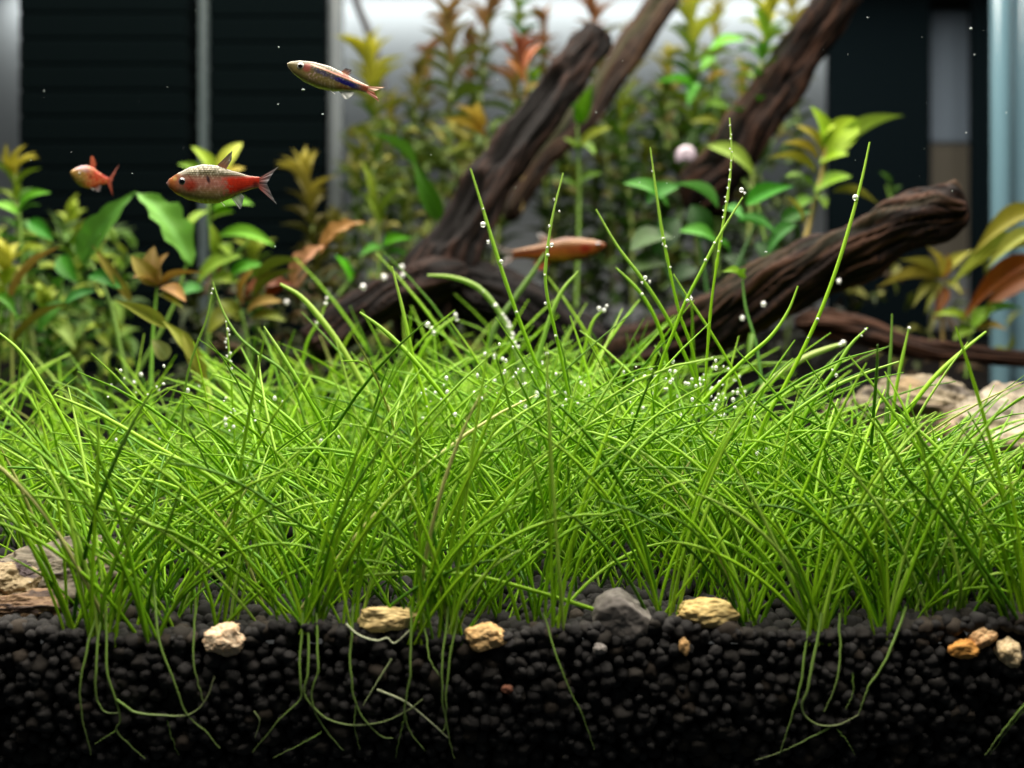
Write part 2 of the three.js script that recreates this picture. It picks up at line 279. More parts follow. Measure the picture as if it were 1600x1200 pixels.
// ---------------------------------------------------------------- grass
const G = { bright: [0.29, 0.54, 0.014], mid: [0.165, 0.39, 0.008], deep: [0.05, 0.18, 0.006], pale: [0.40, 0.58, 0.12] };
function bladePts(x, z, len, az, tilt, bend, n = 9, twist = 0) {
  const pts = []; let y = soilY(x, z) - 0.001, px = x, pz = z, a = az; const st = len / n;
  pts.push(V(px, y, pz));
  for (let k = 0; k < n; k++) {
    const th = Math.min(1.9, tilt + bend * Math.pow((k + 0.5) / n, 1.3)); a += twist / n;
    px += Math.sin(th) * Math.cos(a) * st; pz += Math.sin(th) * Math.sin(a) * st; y += Math.cos(th) * st;
    pz = Math.min(pz, -0.0006); y = Math.max(y, soilY(px, pz) + 0.0008);
    pts.push(V(px, y, pz));
  }
  return pts;
}
function bladeCol() {
  const t = rnd(), b = rnd() < 0.012 ? [0.42, 0.44, 0.14] : t < 0.6 ? mixc(G.mid, G.bright, rnd()) : t < 0.85 ? mixc(G.deep, G.mid, rnd()) : mixc(G.bright, G.pale, rnd() * 0.8), k = rr(0.85, 1.12);
  const c = [b[0] * k, b[1] * k, b[2] * k], tip = mixc(c, G.pale, rr(0, 0.3));
  return (f) => f < 0.12 ? mixc([c[0] * 1.1, c[1] * 0.95, c[2] * 1.5], c, f / 0.12) : mixc(c, tip, sst(0.6, 1, f));
}
const bladeRad = (r) => (f) => r * (f < 0.1 ? 0.85 + 1.5 * f : f < 0.72 ? 1 : 1 - 0.62 * Math.pow((f - 0.72) / 0.28, 1.5));
{
  const B = new TB(); let count = 0;
  for (let k = 0; k < 1020; k++) {
    const x = rr(-0.19, 0.19), zb = backZ(x), z = -0.006 - Math.pow(rnd(), 0.9) * (-zb - 0.006);
    const vis = Math.abs(x) / (0.083 + 0.415 * -z * 0.98); if (vis > 1.25) continue;
    if (N3(x * 70, z * 70, 9) < -0.28) continue;          // bare patches between the clumps
    if (x > -0.14 && x < -0.068 && z > -0.034 && z < -0.005 && rnd() < 0.95) continue;     // the rocks at the edge
    const edge = x < -0.085 ? 0.55 : 1;
    const n = Math.round(rr(6, 12) * edge * (1 - 0.5 * sst(-0.05, -0.1, z))), lean = rr(0, 6.28), leanA = rr(0, 0.3), back = sst(-0.03, -0.12, z);
    for (let j = 0; j < n; j++) {
      const az = rnd() < 0.55 ? (rnd() < 0.5 ? 0 : Math.PI) + gauss() * 0.8 : rr(0, 6.28);
      const tall = z < -0.045 && rnd() < 0.06, long = !tall && rnd() < 0.3, mound = 0.78 + 0.34 * Math.exp(-(((x + 0.005) / 0.06) ** 2)) + 0.3 * N3(x * 45, z * 45, 4), len = tall ? rr(0.034, 0.05) : long ? rr(0.034, 0.062) : 0.026 + 0.0115 * gauss(), L = Math.max(0.009, len) * (1 - 0.12 * back) * mound;
      const tilt = tall ? rr(0.05, 0.5) : long ? rr(0.3, 0.85) : Math.abs(0.28 + 0.4 * gauss()) + leanA * 0.4, bend = long ? rr(0.3, 1.25) : Math.abs(0.55 + 0.6 * gauss());
      const bx = x + gauss() * 0.004, bz = Math.min(-0.003, z + gauss() * 0.004);
      B.tube(bladePts(bx, bz, L, az, tilt, bend, 8, gauss() * 0.5), bladeRad(rr(0.00018, 0.00036)), bladeCol(), z > -0.06 ? 5 : 4); count++;
    }
  }
  console.log('mass blades', count, B.i.length / 3);
  const g = B.build('grass', M.grass, scene); g.userData.kind = 'stuff'; g.userData.label = 'dense bright green hairgrass carpet covering the soil'; g.userData.category = 'grass';
}
// tufts along the front glass, their roots running down the soil face
const RC = (a) => { const g0 = [0.15, 0.27, 0.04], g1 = [0.26, 0.27, 0.15]; return (f) => mixc(g0, mixc(g0, g1, a), f); };
function tuft(label, x, n, o = {}) {
  const X = (x - 800) / F * 0.2195, z = -(o.z ?? 0.0024), base = V(X, soilY(X, z), z), t = thing('grass_tuft', label, 'grass tuft', base, 'grass tufts along the front glass');
  for (let j = 0; j < n; j++) {
    const side = rnd() < 0.5 + (o.bias ?? 0) ? 0 : Math.PI, az = side + gauss() * 0.9 - (rnd() < 0.3 ? 0.4 : 0), len = rr(0.024, 0.056) * (o.len ?? 1);
    const pts = bladePts(X + gauss() * 0.0022 * (o.spread ?? 1), Math.min(-0.0015, z + gauss() * 0.0012), len, az, Math.abs(0.24 + 0.36 * gauss()), Math.abs(0.65 + 0.55 * gauss()), 14, gauss() * 0.4);
    new TB().tube(pts, bladeRad(rr(0.00022, 0.00038)), bladeCol(), 7, base).build('blade', M.grass, t);
  }
  for (const r of o.roots ?? []) {
    const q = r.p.map(([a, b], i) => { const v = P(a, b, 0.2172 + (r.dz ?? 0)); v.z = 0.0001 - under(v.y); if (i === 0 && r.in) { v.z = -0.0016; v.y += 0.0028; } return v; });
    const wv = rr(0, 9), c = curve(q, 40); c.forEach((v, i) => { v.x += 0.00025 * N3(i * 0.25, wv, 1); });
    new TB().tube(c, (f) => (r.r ?? 0.0004) * 0.62 * (1 - 0.6 * f), RC(r.pale ?? 0.3), 6, base).build('root', M.root, t);
  }
  return t;
}
const I = true;
tuft('grass tuft standing against the stones at the left edge with few blades', 118, 9, { spread: 1.2 });
tuft('thick grass tuft left of the cream pebble with roots looping deep into the soil', 158, 15, { roots: [
  { p: [[148, 985], [127, 1055], [124, 1125], [130, 1190]], in: I }, { p: [[153, 985], [150, 1050], [151, 1098], [163, 1116], [181, 1117]], in: I }, { p: [[161, 985], [169, 1055], [184, 1125], [176, 1146], [194, 1172], [216, 1196]], in: I },
  { p: [[181, 1095], [206, 1115], [250, 1121], [291, 1120], [320, 1096], [335, 1058]], r: 0.00045, pale: 0.8 }, { p: [[176, 1146], [158, 1158], [140, 1170]], r: 0.00025 }] });
tuft('sparse grass tuft whose two roots dive beside the cream pebble', 238, 8, { roots: [{ p: [[236, 935], [250, 1000], [272, 1070], [290, 1122], [318, 1150], [336, 1178]], in: I }, { p: [[303, 965], [304, 1040], [316, 1098]], in: I, r: 0.00035 }, { p: [[258, 1130], [262, 1160], [270, 1190]], r: 0.0002 }] });
tuft('grass tuft leaning right just behind the cream pebble', 345, 10, { bias: 0.25, z: 0.006 });
tuft('dense upright grass tuft between the cream and the flat tan pebble, roots bending right', 482, 18, { roots: [
  { p: [[471, 985], [469, 1060], [470, 1090], [432, 1130], [388, 1185]], in: I }, { p: [[479, 985], [481, 1055], [475, 1085], [500, 1120], [540, 1137], [600, 1131], [640, 1110], [660, 1094]], in: I, pale: 0.6 }, { p: [[492, 985], [497, 1045], [486, 1095], [508, 1150], [532, 1182]], in: I },
  { p: [[500, 1150], [470, 1168], [420, 1195]], r: 0.0003 }] });
tuft('grass tuft touching the flat tan pebble with one long straight root', 548, 9, { roots: [{ p: [[550, 975], [548, 1055], [560, 1115], [596, 1158], [612, 1160]], in: I }, { p: [[556, 1100], [552, 1140], [558, 1180]], r: 0.0003 }] });
tuft('grass tuft between the flat tan and the orange pebble with roots straight down', 648, 15, { roots: [{ p: [[641, 975], [641, 1050], [632, 1115], [640, 1150], [662, 1182]], in: I }, { p: [[660, 985], [672, 1030], [686, 1056]], in: I, r: 0.00035 }, { p: [[632, 1120], [622, 1160], [615, 1195]], r: 0.0003 }] });
tuft('grass tuft rising left of the orange pebble with three thin roots side by side', 706, 12, { roots: [{ p: [[700, 975], [690, 1060], [698, 1145], [708, 1196]], in: I }, { p: [[716, 975], [697, 1080], [695, 1138], [690, 1150]], in: I }] });
tuft('grass tuft growing behind the soil edge right of the orange pebble', 840, 13, { z: 0.007 });
tuft('lone grass tuft with a single long pale root beside the dark grey stone', 868, 7, { roots: [{ p: [[850, 985], [875, 1040], [898, 1095], [920, 1145], [930, 1180]], in: I, pale: 0.2, r: 0.00032 }] });
tuft('grass tuft squeezed between the dark grey stone and the yellow pebble', 1035, 13, { z: 0.006 });
tuft('grass tuft just right of the yellow lumpy pebble', 1175, 12, { z: 0.005 });
tuft('broad grass tuft on the right whose roots form a wide hook in the soil', 1280, 20, { spread: 1.4, roots: [
  { p: [[1268, 985], [1250, 1078], [1234, 1150], [1225, 1190]], in: I }, { p: [[1288, 985], [1264, 1070], [1255, 1108], [1275, 1134], [1310, 1138], [1345, 1120]], in: I, r: 0.00048, pale: 0.7 }, { p: [[1315, 985], [1310, 1055], [1290, 1115]], in: I },
  { p: [[1300, 1142], [1262, 1165], [1226, 1185], [1188, 1199]], r: 0.0003, pale: 0.6 }, { p: [[1312, 1145], [1330, 1165], [1345, 1190]], r: 0.00025 }] });
tuft('grass tuft with a curved runner dropping to the wide root hook', 1385, 11, { roots: [{ p: [[1420, 975], [1385, 1028], [1358, 1075], [1350, 1100], [1345, 1120]], in: I, r: 0.00045 }, { p: [[1333, 1052], [1333, 1085], [1324, 1112]], r: 0.00025 }] });
tuft('grass tuft behind the amber pebble', 1490, 10, { z: 0.007 });
tuft('grass tuft at the right edge with a forked root below the pale cream pebble', 1590, 11, { bias: -0.3, roots: [{ p: [[1606, 1100], [1575, 1148], [1552, 1190]], r: 0.0004 }, { p: [[1606, 1110], [1590, 1135], [1580, 1150], [1560, 1190]], r: 0.00025 }] });
function runner(label, pts, r, pale) {
  const b = P(pts[0][0], pts[0][1], 0.2171), c = curve(pts.map(([a, e]) => { const v = P(a, e, 0.2171); v.z -= under(v.y); return v; }), 40);
  const m = new TB().tube(c, (f) => 0.72 * r * (1 - 0.5 * f), () => mixc([0.22, 0.32, 0.08], [0.5, 0.52, 0.36], pale), 6, b).build('grass_runner', M.root, scene); m.position.copy(b);
  tag(m, label, 'grass runner');
}
runner('pale crinkled runner lying across the soil under the flat tan pebble', [[540, 975], [560, 992], [590, 1001], [605, 997], [615, 1005], [640, 985]], 0.00035, 0.7);
runner('bluish pale runner slanting down to the right through the soil face', [[588, 1079], [632, 1099], [668, 1130], [698, 1160]], 0.00034, 0.6);
runner('short pale shoot slanting down left under the flat tan pebble', [[612, 1030], [590, 1065], [566, 1105]], 0.0003, 0.3);
runner('fine branched rootlet right of the looping roots', [[394, 1115], [402, 1130], [393, 1160]], 0.00022, 0.2);

// tall single blades that stand out over the carpet, with their gas bubbles
const bubbleGeo = new THREE.SphereGeometry(1, 14, 10);
function stalk(label, pts, d, o = {}) {
  const q = pts.map(([x, y, dd]) => P(x, y, d + (dd ?? 0))), last = q[q.length - 1], dirx = last.clone().sub(q[q.length - 2]).normalize();
  const bx = last.x + dirx.x * 0.012, bz = last.z - 0.002, base = V(bx, soilY(bx, bz) - 0.001, bz); if (base.y < last.y - 0.004) q.push(base);
  const root = thing('grass_stalk', label, 'grass blade', q[q.length - 1], 'tall blades over the grass carpet'), off = root.position, c = curve(q, 48).reverse();
  const col = o.col ?? mixc(G.mid, G.bright, rnd()), tip = mixc(col, G.pale, o.pale ?? 0.5);
  const w = 0.74 * (o.r ?? 4) * d / F, lump = o.lump ?? 0, wv = rr(0, 50);
  new TB().tube(c, (f) => w * (f < 0.7 ? 1 : 1 - 0.55 * (f - 0.7) / 0.3) * (1 + lump * Math.max(0, N3(f * 60, wv, 0)) * 1.6), (f) => mixc(col, tip, sst(0.35, 1, f)), 7, off).build('blade', M.grass, root);
  for (const [x, y, r] of o.bubbles ?? []) {
    const m = mesh('bubble', bubbleGeo, M.bubble, root); let best = null, bd = 1e9; const want = P(x, y, d);
    for (const v of c) { const k = Math.hypot((v.x - want.x), (v.y - want.y)); if (k < bd) { bd = k; best = v; } }
    m.position.set(want.x - off.x, want.y - off.y, best.z + 0.0003 - off.z); m.scale.setScalar(r * rr(0.55, 0.85) * d / F);
  }
  return root;
}
const along = (a, b, n, j, r0, r1) => Array.from({ length: n }, (_, i) => { const t = (i + rnd() * 0.7) / n; return [a[0] + (b[0] - a[0]) * t + rr(-j, j), a[1] + (b[1] - a[1]) * t + rr(-j, j), rr(r0, r1)]; });
stalk('tall blade crossing the hollow driftwood with round clear bubbles on its left side', [[735, 263], [752, 318], [770, 378], [790, 440], [815, 510], [845, 585], [890, 680]], 0.262, { bubbles: [[755, 351, 6], [763, 378, 4.5], [783, 409, 6], [755, 327, 2.5], [807, 488, 4]], lump: 0.15 });
stalk('wavy blade in front of the orange fish strung with small bubbles', [[880, 270], [864, 335], [856, 385], [852, 435], [858, 478], [868, 520], [880, 575], [892, 640]], 0.255, { r: 3.4, bubbles: [[866, 312, 2.5], [858, 353, 3.5], [862, 383, 4], [855, 387, 3], [856, 399, 4], [851, 430, 2.5], [852, 474, 4], [868, 525, 3], [874, 330, 2]], lump: 0.3, pale: 0.8 });
stalk('slanting blade right of the orange fish with a bubble clump at its bend', [[931, 327], [965, 385], [1005, 438], [1040, 492], [1068, 550], [1090, 610]], 0.262, { bubbles: [[1008, 434, 5], [1003, 442, 3.5], [1015, 440, 3.5]], pale: 0.7 });
stalk('short blade ending in one bubble under the slanting blade', [[962, 418], [985, 440], [1003, 461], [1025, 500], [1040, 550]], 0.268, { bubbles: [[1003, 460, 4]] });
stalk('thin upright blade with a beaded tip before the dark green broad leaves', [[1016, 230], [1024, 290], [1034, 358], [1046, 420], [1062, 490], [1085, 560]], 0.262, { r: 3, lump: 0.35, bubbles: [[1036, 373, 3], [1040, 386, 3], [1047, 418, 3], [1019, 268, 2.2], [1035, 382, 2.4]], pale: 0.7 });
stalk('tallest blade of all, beaded with tiny bubbles along its upper half', [[1140, 184], [1143, 240], [1138, 300], [1130, 350], [1122, 400], [1112, 470], [1106, 540], [1102, 600]], 0.258, { r: 2.8, lump: 0.6, bubbles: [...along([1140, 195], [1142, 250], 5, 2, 1.6, 2.6), ...along([1142, 250], [1122, 400], 12, 3, 1.8, 3.2)], pale: 0.9 });
stalk('slanting blade with a bubble hovering at its tip, crossing the tallest blade', [[1161, 308], [1135, 350], [1115, 385], [1095, 425], [1072, 470], [1052, 520], [1030, 580]], 0.252, { r: 3.8, bubbles: [[1158, 297, 5], [1163, 302, 3], [1116, 380, 3.5], [1102, 407, 4], [1080, 466, 3.5], [1074, 470, 4]], pale: 0.6 });
stalk('straight blade from the crossing point to the lower right with a bubble at its head', [[1052, 428], [1075, 465], [1105, 510], [1135, 560], [1160, 610]], 0.26, { r: 3, bubbles: [[1078, 463, 3.5]] });
stalk('long isolated blade in front of the broken log end with three bubbles', [[1359, 222], [1348, 275], [1334, 330], [1312, 405], [1285, 480], [1258, 540], [1225, 605], [1190, 670]], 0.25, { r: 4.2, bubbles: [[1336, 309, 6], [1277, 499, 4.5], [1262, 528, 2.5]], pale: 0.45 });
stalk('smooth pale blade standing over the driftwood root', [[612, 416], [626, 470], [637, 520], [648, 570], [668, 640]], 0.262, { r: 4, pale: 0.7 });
stalk('thick blade slanting up left over the driftwood root with a blunt pale tip', [[562, 488], [595, 512], [630, 545], [665, 585], [710, 650]], 0.255, { r: 5, pale: 0.6 });
stalk('broad arching blade left of the driftwood root', [[438, 444], [468, 462], [500, 497], [528, 535], [555, 580], [590, 650]], 0.275, { r: 6.5, col: [0.3, 0.46, 0.06] });
stalk('blurred arching blade coated with foam like bubbles in its bent middle', [[668, 430], [705, 433], [745, 448], [775, 480], [795, 520], [812, 570]], 0.3, { r: 6, bubbles: [[755, 456, 4], [774, 478, 6.5], ...along([785, 490], [808, 545], 12, 6, 3, 5.5)], col: [0.2, 0.34, 0.07] });
stalk('blurred straight blade rising to the tail of the orange fish', [[852, 395], [830, 430], [805, 465], [770, 520]], 0.31, { r: 6, col: [0.12, 0.22, 0.05], pale: 0.1 });
stalk('curved bright blade between the wavy blade and the slanting blade', [[904, 424], [880, 452], [862, 490], [845, 545], [830, 610]], 0.275, { r: 5, col: [0.2, 0.4, 0.05] });
stalk('arched dark blade on the right leaning over the log shadow', [[1247, 447], [1232, 485], [1205, 525], [1165, 560], [1125, 600], [1080, 655]], 0.25, { r: 4, pale: 0.35 });
stalk('fat pale stub of a blade with a glassy bubble on its end', [[1320, 536], [1295, 544], [1260, 558], [1225, 580], [1190, 610]], 0.285, { r: 6.5, col: [0.34, 0.42, 0.14], bubbles: [[1317, 536, 6.5], [1312, 539, 5]] });
stalk('short upright dark blade before the low driftwood branch', [[1394, 490], [1392, 545], [1388, 600], [1384, 660]], 0.27, { r: 3.6, col: [0.1, 0.22, 0.03], pale: 0.2 });
stalk('upright blade with one bubble on its very tip before the low branch', [[1420, 513], [1411, 555], [1400, 610], [1392, 680]], 0.265, { r: 3.8, bubbles: [[1420, 513, 4.5]] });
stalk('long blade sweeping up right toward the end of the low branch', [[1541, 518], [1500, 552], [1460, 590], [1420, 640], [1380, 690]], 0.262, { r: 5 });
stalk('flat lying blade with cream tip in front of the right boulders', [[1405, 565], [1355, 582], [1300, 606], [1240, 645], [1170, 705], [1130, 760]], 0.24, { r: 4, pale: 0.8 });
stalk('speckled blade with tiny bubbles leaning right below the log', [[1356, 512], [1330, 538], [1305, 577], [1275, 620], [1240, 690]], 0.255, { r: 4.2, bubbles: [[1352, 515, 3], [1346, 525, 2.5], [1306, 586, 4], [1300, 578, 3]] });
stalk('long arching blade sweeping in from the left edge', [[-8, 515], [30, 548], [65, 598], [98, 655], [135, 730]], 0.245, { r: 4.5 });
stalk('thin blade rising to a peak below the striped fish on the left', [[333, 448], [322, 500], [305, 545], [292, 590], [285, 660]], 0.26, { r: 2.6, col: [0.14, 0.28, 0.03], bubbles: [[333, 452, 3], [331, 459, 2.6]] });
stalk('bent blade leaning left from the same peak over the grass', [[332, 440], [350, 490], [372, 525], [400, 550], [450, 590]], 0.262, { r: 3, col: [0.14, 0.3, 0.03] });
stalk('white bubble string hanging upright among the left grass', [[353, 500], [356, 530], [360, 575], [364, 640]], 0.265, { r: 2.2, pale: 1, bubbles: along([353, 503], [361, 590], 14, 4, 2, 3.6) });
stalk('blade with frayed white tip left of the arching broad blade', [[412, 510], [428, 535], [450, 570], [480, 620], [510, 680]], 0.25, { r: 4.4, pale: 1 });
stalk('upright blade tipped by a cluster of bubbles over the driftwood root', [[670, 505], [678, 530], [682, 570], [690, 630]], 0.285, { r: 3, bubbles: [[668, 507, 6], [675, 514, 5], [678, 520, 4.5]] });
stalk('blurred blade with twin bubbles at its bent tip', [[712, 495], [690, 512], [665, 540], [645, 590]], 0.3, { r: 5, bubbles: [[712, 492, 5], [714, 500, 4]] });
stalk('thin blade with a bubble bunch beside the slanting blade foot', [[945, 482], [928, 500], [915, 540], [905, 600]], 0.285, { r: 3.4, bubbles: [[936, 482, 4.5], [944, 485, 4.5], [948, 478, 4]] });
stalk('short blade crowned by silvery bubbles left of the driftwood root', [[512, 468], [500, 498], [480, 535], [470, 590]], 0.3, { r: 3.4, bubbles: [[511, 466, 4.5], [509, 475, 4], [502, 495, 3.5], [495, 505, 3]] });
stalk('long straight blade lying from the left edge down into the carpet', [[85, 617], [150, 645], [230, 690], [320, 742], [400, 800]], 0.236, { r: 4.6, pale: 0.5, col: G.bright });
stalk('long pale blade crossing the carpet above the cream pebble', [[0, 697], [60, 730], [140, 760], [260, 838], [370, 905], [445, 985]], 0.226, { r: 4.2, col: G.bright });
stalk('shiny blade stretching right over the carpet to the dark grey stone', [[520, 905], [640, 895], [740, 900], [840, 925], [930, 953]], 0.2215, { r: 4.6, col: G.bright });
// bubbles too small to count
{
  const spots = [[1110, 600, 60, 60, 70], [850, 590, 70, 40, 28], [1000, 600, 60, 70, 20], [680, 610, 60, 50, 20], [380, 640, 40, 40, 24], [230, 590, 90, 40, 14], [640, 690, 300, 60, 26], [1200, 680, 200, 60, 22], [690, 920, 30, 14, 8], [1330, 800, 200, 60, 12], [800, 560, 40, 40, 20]];
  const L = []; for (const [x, y, sx, sy, n] of spots) for (let k = 0; k < n; k++) L.push([x + gauss() * sx, y + 14 + gauss() * sy * 0.8, rr(0.245, 0.28), rr(1.4, 4.2)]);
  const im = new THREE.InstancedMesh(bubbleGeo, M.bubble, L.length); im.name = 'foam'; im.userData.kind = 'stuff'; im.userData.label = 'tiny oxygen bubbles caught all over the grass carpet'; im.userData.category = 'bubbles'; shadow(im);
  const m4 = new THREE.Matrix4(); L.forEach((q, k) => { const p = P(q[0], q[1], q[2]), s = q[3] * 0.8 * q[2] / F; m4.makeScale(s, s * rr(0.8, 1.4), s).setPosition(p); im.setMatrixAt(k, m4); }); scene.add(im);
}
for (const [x, y, d, r, l] of [[567, 448, 0.33, 6, 'drifting bubble before the driftwood root, leftmost of the four'], [600, 433, 0.33, 6, 'drifting bubble before the driftwood root, second from the left of four'], [628, 417, 0.33, 5, 'drifting bubble before the driftwood root, topmost of the four'], [629, 430, 0.33, 5, 'drifting bubble before the driftwood root, just below the topmost one'], [448, 472, 0.33, 5, 'lone drifting bubble by the dead brown leaf'], [1311, 439, 0.3, 4.5, 'lone drifting bubble in the shade under the log'], [1193, 475, 0.3, 5, 'drifting bubble before the lower end of the log'], [1160, 497, 0.3, 5, 'drifting bubble in the log shade beside the slanting blade']]) {
  const m = mesh('air_bubble', bubbleGeo, M.bubble, scene); m.position.copy(P(x, y, d)); m.scale.setScalar(r * 0.8 * d / F); tag(m, l, 'bubble', 'bubbles adrift in the water');
}

{
  const im = new THREE.InstancedMesh(new THREE.IcosahedronGeometry(1, 1), new THREE.MeshStandardMaterial({ color: 0xaab4b4, roughness: 0.8 }), 60); im.name = 'dust'; im.userData.kind = 'stuff'; im.userData.label = 'fine pale specks floating in the water'; shadow(im);
  const m4 = new THREE.Matrix4(); for (let k = 0; k < 60; k++) { const p = P(rr(20, 1580), rr(10, 420), rr(0.225, 0.29)), q = 0.00006 * Math.exp(gauss() * 0.9); m4.makeScale(q * rr(0.8, 2), q, q).setPosition(p); im.setMatrixAt(k, m4); } scene.add(im);
}
// ---------------------------------------------------------------- background plants
const LG = {};
for (const [kind, prof, arch, cup] of [['oval', (t) => Math.pow(Math.sin(Math.PI * Math.pow(t, 0.85)), 0.75), 0.16, 0.10], ['lance', (t) => Math.pow(Math.sin(Math.PI * Math.pow(t, 0.65)), 1.1), 0.14, 0.16], ['strap', (t) => Math.min(1, Math.min(t * 6 + 0.3, (1 - t) * 3)) , 0.12, 0.08], ['wavy', (t) => Math.pow(Math.sin(Math.PI * Math.pow(t, 0.8)), 0.85) * (1 + 0.14 * Math.sin(t * 26)), 0.18, 0.12]]) {
  const nl = 14, nw = 6, p = [], c = [], idx = [];
  for (let i = 0; i <= nl; i++) for (let j = 0; j <= nw; j++) {
    const t = i / nl, s = j / nw * 2 - 1, w = Math.max(0.02, prof(t)) * 0.5;
    p.push(s * w, t, arch * Math.sin(t * Math.PI * 0.9) - arch * 0.5 * t + cup * s * s * w * 2 + (kind === 'wavy' ? 0.03 * Math.sin(t * 22 + s * 2) * Math.abs(s) : 0));
    const vein = Math.abs(s) < 0.1 ? 1.18 : 1 - 0.10 * (Math.abs(Math.sin(t * 24 + Math.abs(s) * 3)) > 0.9 ? 1 : 0), e = 1 - 0.12 * Math.abs(s); c.push(vein * e, vein * e, vein * e * (Math.abs(s) < 0.1 ? 1.3 : 1));
  }
  for (let i = 0; i < nl; i++) for (let j = 0; j < nw; j++) { const a = i * (nw + 1) + j; idx.push(a, a + 1, a + nw + 1, a + 1, a + nw + 2, a + nw + 1); }
  const g = new THREE.BufferGeometry(); g.setAttribute('position', new THREE.Float32BufferAttribute(p, 3)); g.setAttribute('color', new THREE.Float32BufferAttribute(c, 3)); g.setIndex(idx); g.computeVertexNormals(); LG[kind] = g;
}
const Bm = new THREE.Matrix4();
function leafPose(m, A, B, w, face) {
  const y = B.clone().sub(A), L = y.length(); y.normalize();
  const x = V(0, 0, 0).crossVectors(y, face).normalize(), z = V(0, 0, 0).crossVectors(x, y);
  Bm.makeBasis(x, y, z); m.quaternion.setFromRotationMatrix(Bm); m.position.copy(A); m.scale.set(w, L, L);
}
function leaf(parent, A, B, w, color, kind = 'lance', face) {
  const m = mesh('leaf', LG[kind], leafMat(color), parent), off = parent.position;
  leafPose(m, A.clone().sub(off), B.clone().sub(off), w, face ?? V(gauss() * 0.5, 0.75 + gauss() * 0.3, 0.7).normalize()); return m;
}
function stemCol(h) { const c = hex(h); return () => c; }
// a plant given by hand: stems as pixel paths, leaves as pixel segments
function plant(label, category, d, stems, leaves, o = {}) {
  const b = stems[0][0], t = thing('water_plant', label, category, P(b[0], b[1], d + (b[2] ?? 0)), o.group);
  for (const s of stems) new TB().tube(curve(s.map((q) => P(q[0], q[1], d + (q[2] ?? 0))), 16), (f) => (o.sr ?? 3.5) * d / F * (1 - 0.4 * f), stemCol(o.stem ?? '#5a7a2a'), 6, t.position).build('stem', M.stem, t);
  for (const [x0, y0, x1, y1, w, c, k, z0, z1] of leaves) leaf(t, P(x0, y0, d + (z0 ?? 0)), P(x1, y1, d + (z1 ?? z0 ?? -0.004)), w * d / F, c ?? o.color, k ?? o.kind ?? 'oval');
  return t;
}
// a stem plant: whorls of leaves up a stem and a crown at its top
function stemPlant(label, d, path, n, len, wid, colors, o = {}) {
  const b = path[0], t = thing('stem_plant', label, 'stem plant', P(b[0], b[1], d), o.group), c = new THREE.CatmullRomCurve3(path.map((q) => P(q[0], q[1], d + (q[2] ?? 0))));
  new TB().tube(c.getPoints(18), (f) => (o.sr ?? 4) * d / F * (1 - 0.35 * f), stemCol(o.stem ?? '#5b6a2c'), 6, t.position).build('stem', M.stem, t);
  n = Math.round(n * 1.7); len *= 0.92; wid *= 0.72; const per = o.per ?? 3; let tw = rr(0, 6);
  for (let k = 0; k < n; k++) {
    const f = (o.from ?? 0.15) + (1 - (o.from ?? 0.15)) * (k + 0.5) / n, p = c.getPoint(f), top = sst(0.65, 1, f); tw += 1.1;
    for (let j = 0; j < per; j++) {
      const a = tw + j / per * 6.283 + gauss() * 0.25, el = 0.35 + 0.6 * top + gauss() * 0.2, L = len * d / F * rr(0.75, 1.15) * (0.8 + 0.3 * top - 0.25 * sst(0.9, 1, f));
      const dir = V(Math.cos(a) * Math.cos(el), Math.sin(el), Math.sin(a) * Math.cos(el));
      const cc = colors[Math.min(colors.length - 1, Math.floor((top * 0.75 + rnd() * 0.35) * colors.length))];
      leaf(t, p, p.clone().addScaledVector(dir, L), wid * d / F * rr(0.8, 1.15), cc, o.kind ?? 'lance', V(-dir.x * 0.6, 1, -dir.z * 0.6 + 0.25).normalize());
    }
  }
  for (let j = 0; j < (o.crown ?? 4); j++) {
    const p = c.getPoint(1), a = rr(0, 6.28), el = rr(0.45, 1.25), dir = V(Math.cos(a) * Math.cos(el), Math.sin(el), Math.sin(a) * Math.cos(el));
    leaf(t, p, p.clone().addScaledVector(dir, len * d / F * rr(0.7, 0.95)), wid * d / F * 0.85, colors[colors.length - 1], o.kind ?? 'lance', V(-dir.x, 0.6, 0.8).normalize());
  }
  return t;
}
// left side
stemPlant('yellow green stem plant at the left edge under the pale wall strip', 0.37, [[60, 600], [40, 450], [28, 345], [22, 268]], 6, 66, 20, ['#4f8a2c', '#86a838', '#b9b84e'], { kind: 'oval' });
plant('bright rounded leaves at the left edge below the yellow green crown', 'water plant', 0.35, [[[40, 620], [35, 420], [30, 330]], [[40, 620], [90, 480], [100, 400]]], [[28, 330, 78, 300, 22, '#6ab83c'], [30, 335, -10, 318, 22, '#74b842'], [45, 345, 82, 375, 24, '#3f9434'], [30, 400, 70, 385, 18, '#a5c050'], [30, 420, -12, 430, 22, '#9ab040'], [90, 450, 104, 430, 24, '#5aa040'], [95, 400, 120, 440, 30, '#3c8428'], [100, 470, 60, 520, 26, '#3c7a24'], [70, 500, 118, 545, 30, '#7a9a4a']]);
stemPlant('yellow green stem plant low at the left edge before the ribbed box', 0.345, [[-10, 640], [0, 520], [12, 420]], 4, 70, 30, ['#6a9a30', '#96b43e', '#b4bc50'], { kind: 'oval', from: 0.3 });
stemPlant('leafy light green stem plant under the smallest fish', 0.39, [[120, 640], [128, 470], [112, 350]], 6, 60, 24, ['#4a8a2c', '#74a436', '#94b040'], { kind: 'oval', from: 0.25 });
stemPlant('leafy light green stem plant left of the V leaves, low in the grass shade', 0.35, [[75, 650], [82, 560], [70, 480]], 4, 56, 26, ['#4a8a2c', '#7ca838', '#9ab448'], { kind: 'oval', from: 0.2 });
stemPlant('bushy lime stem plant under the striped fish', 0.38, [[395, 640], [402, 500], [396, 400]], 5, 58, 22, ['#4c8230', '#769a38', '#94aa48'], { kind: 'oval', from: 0.3 });
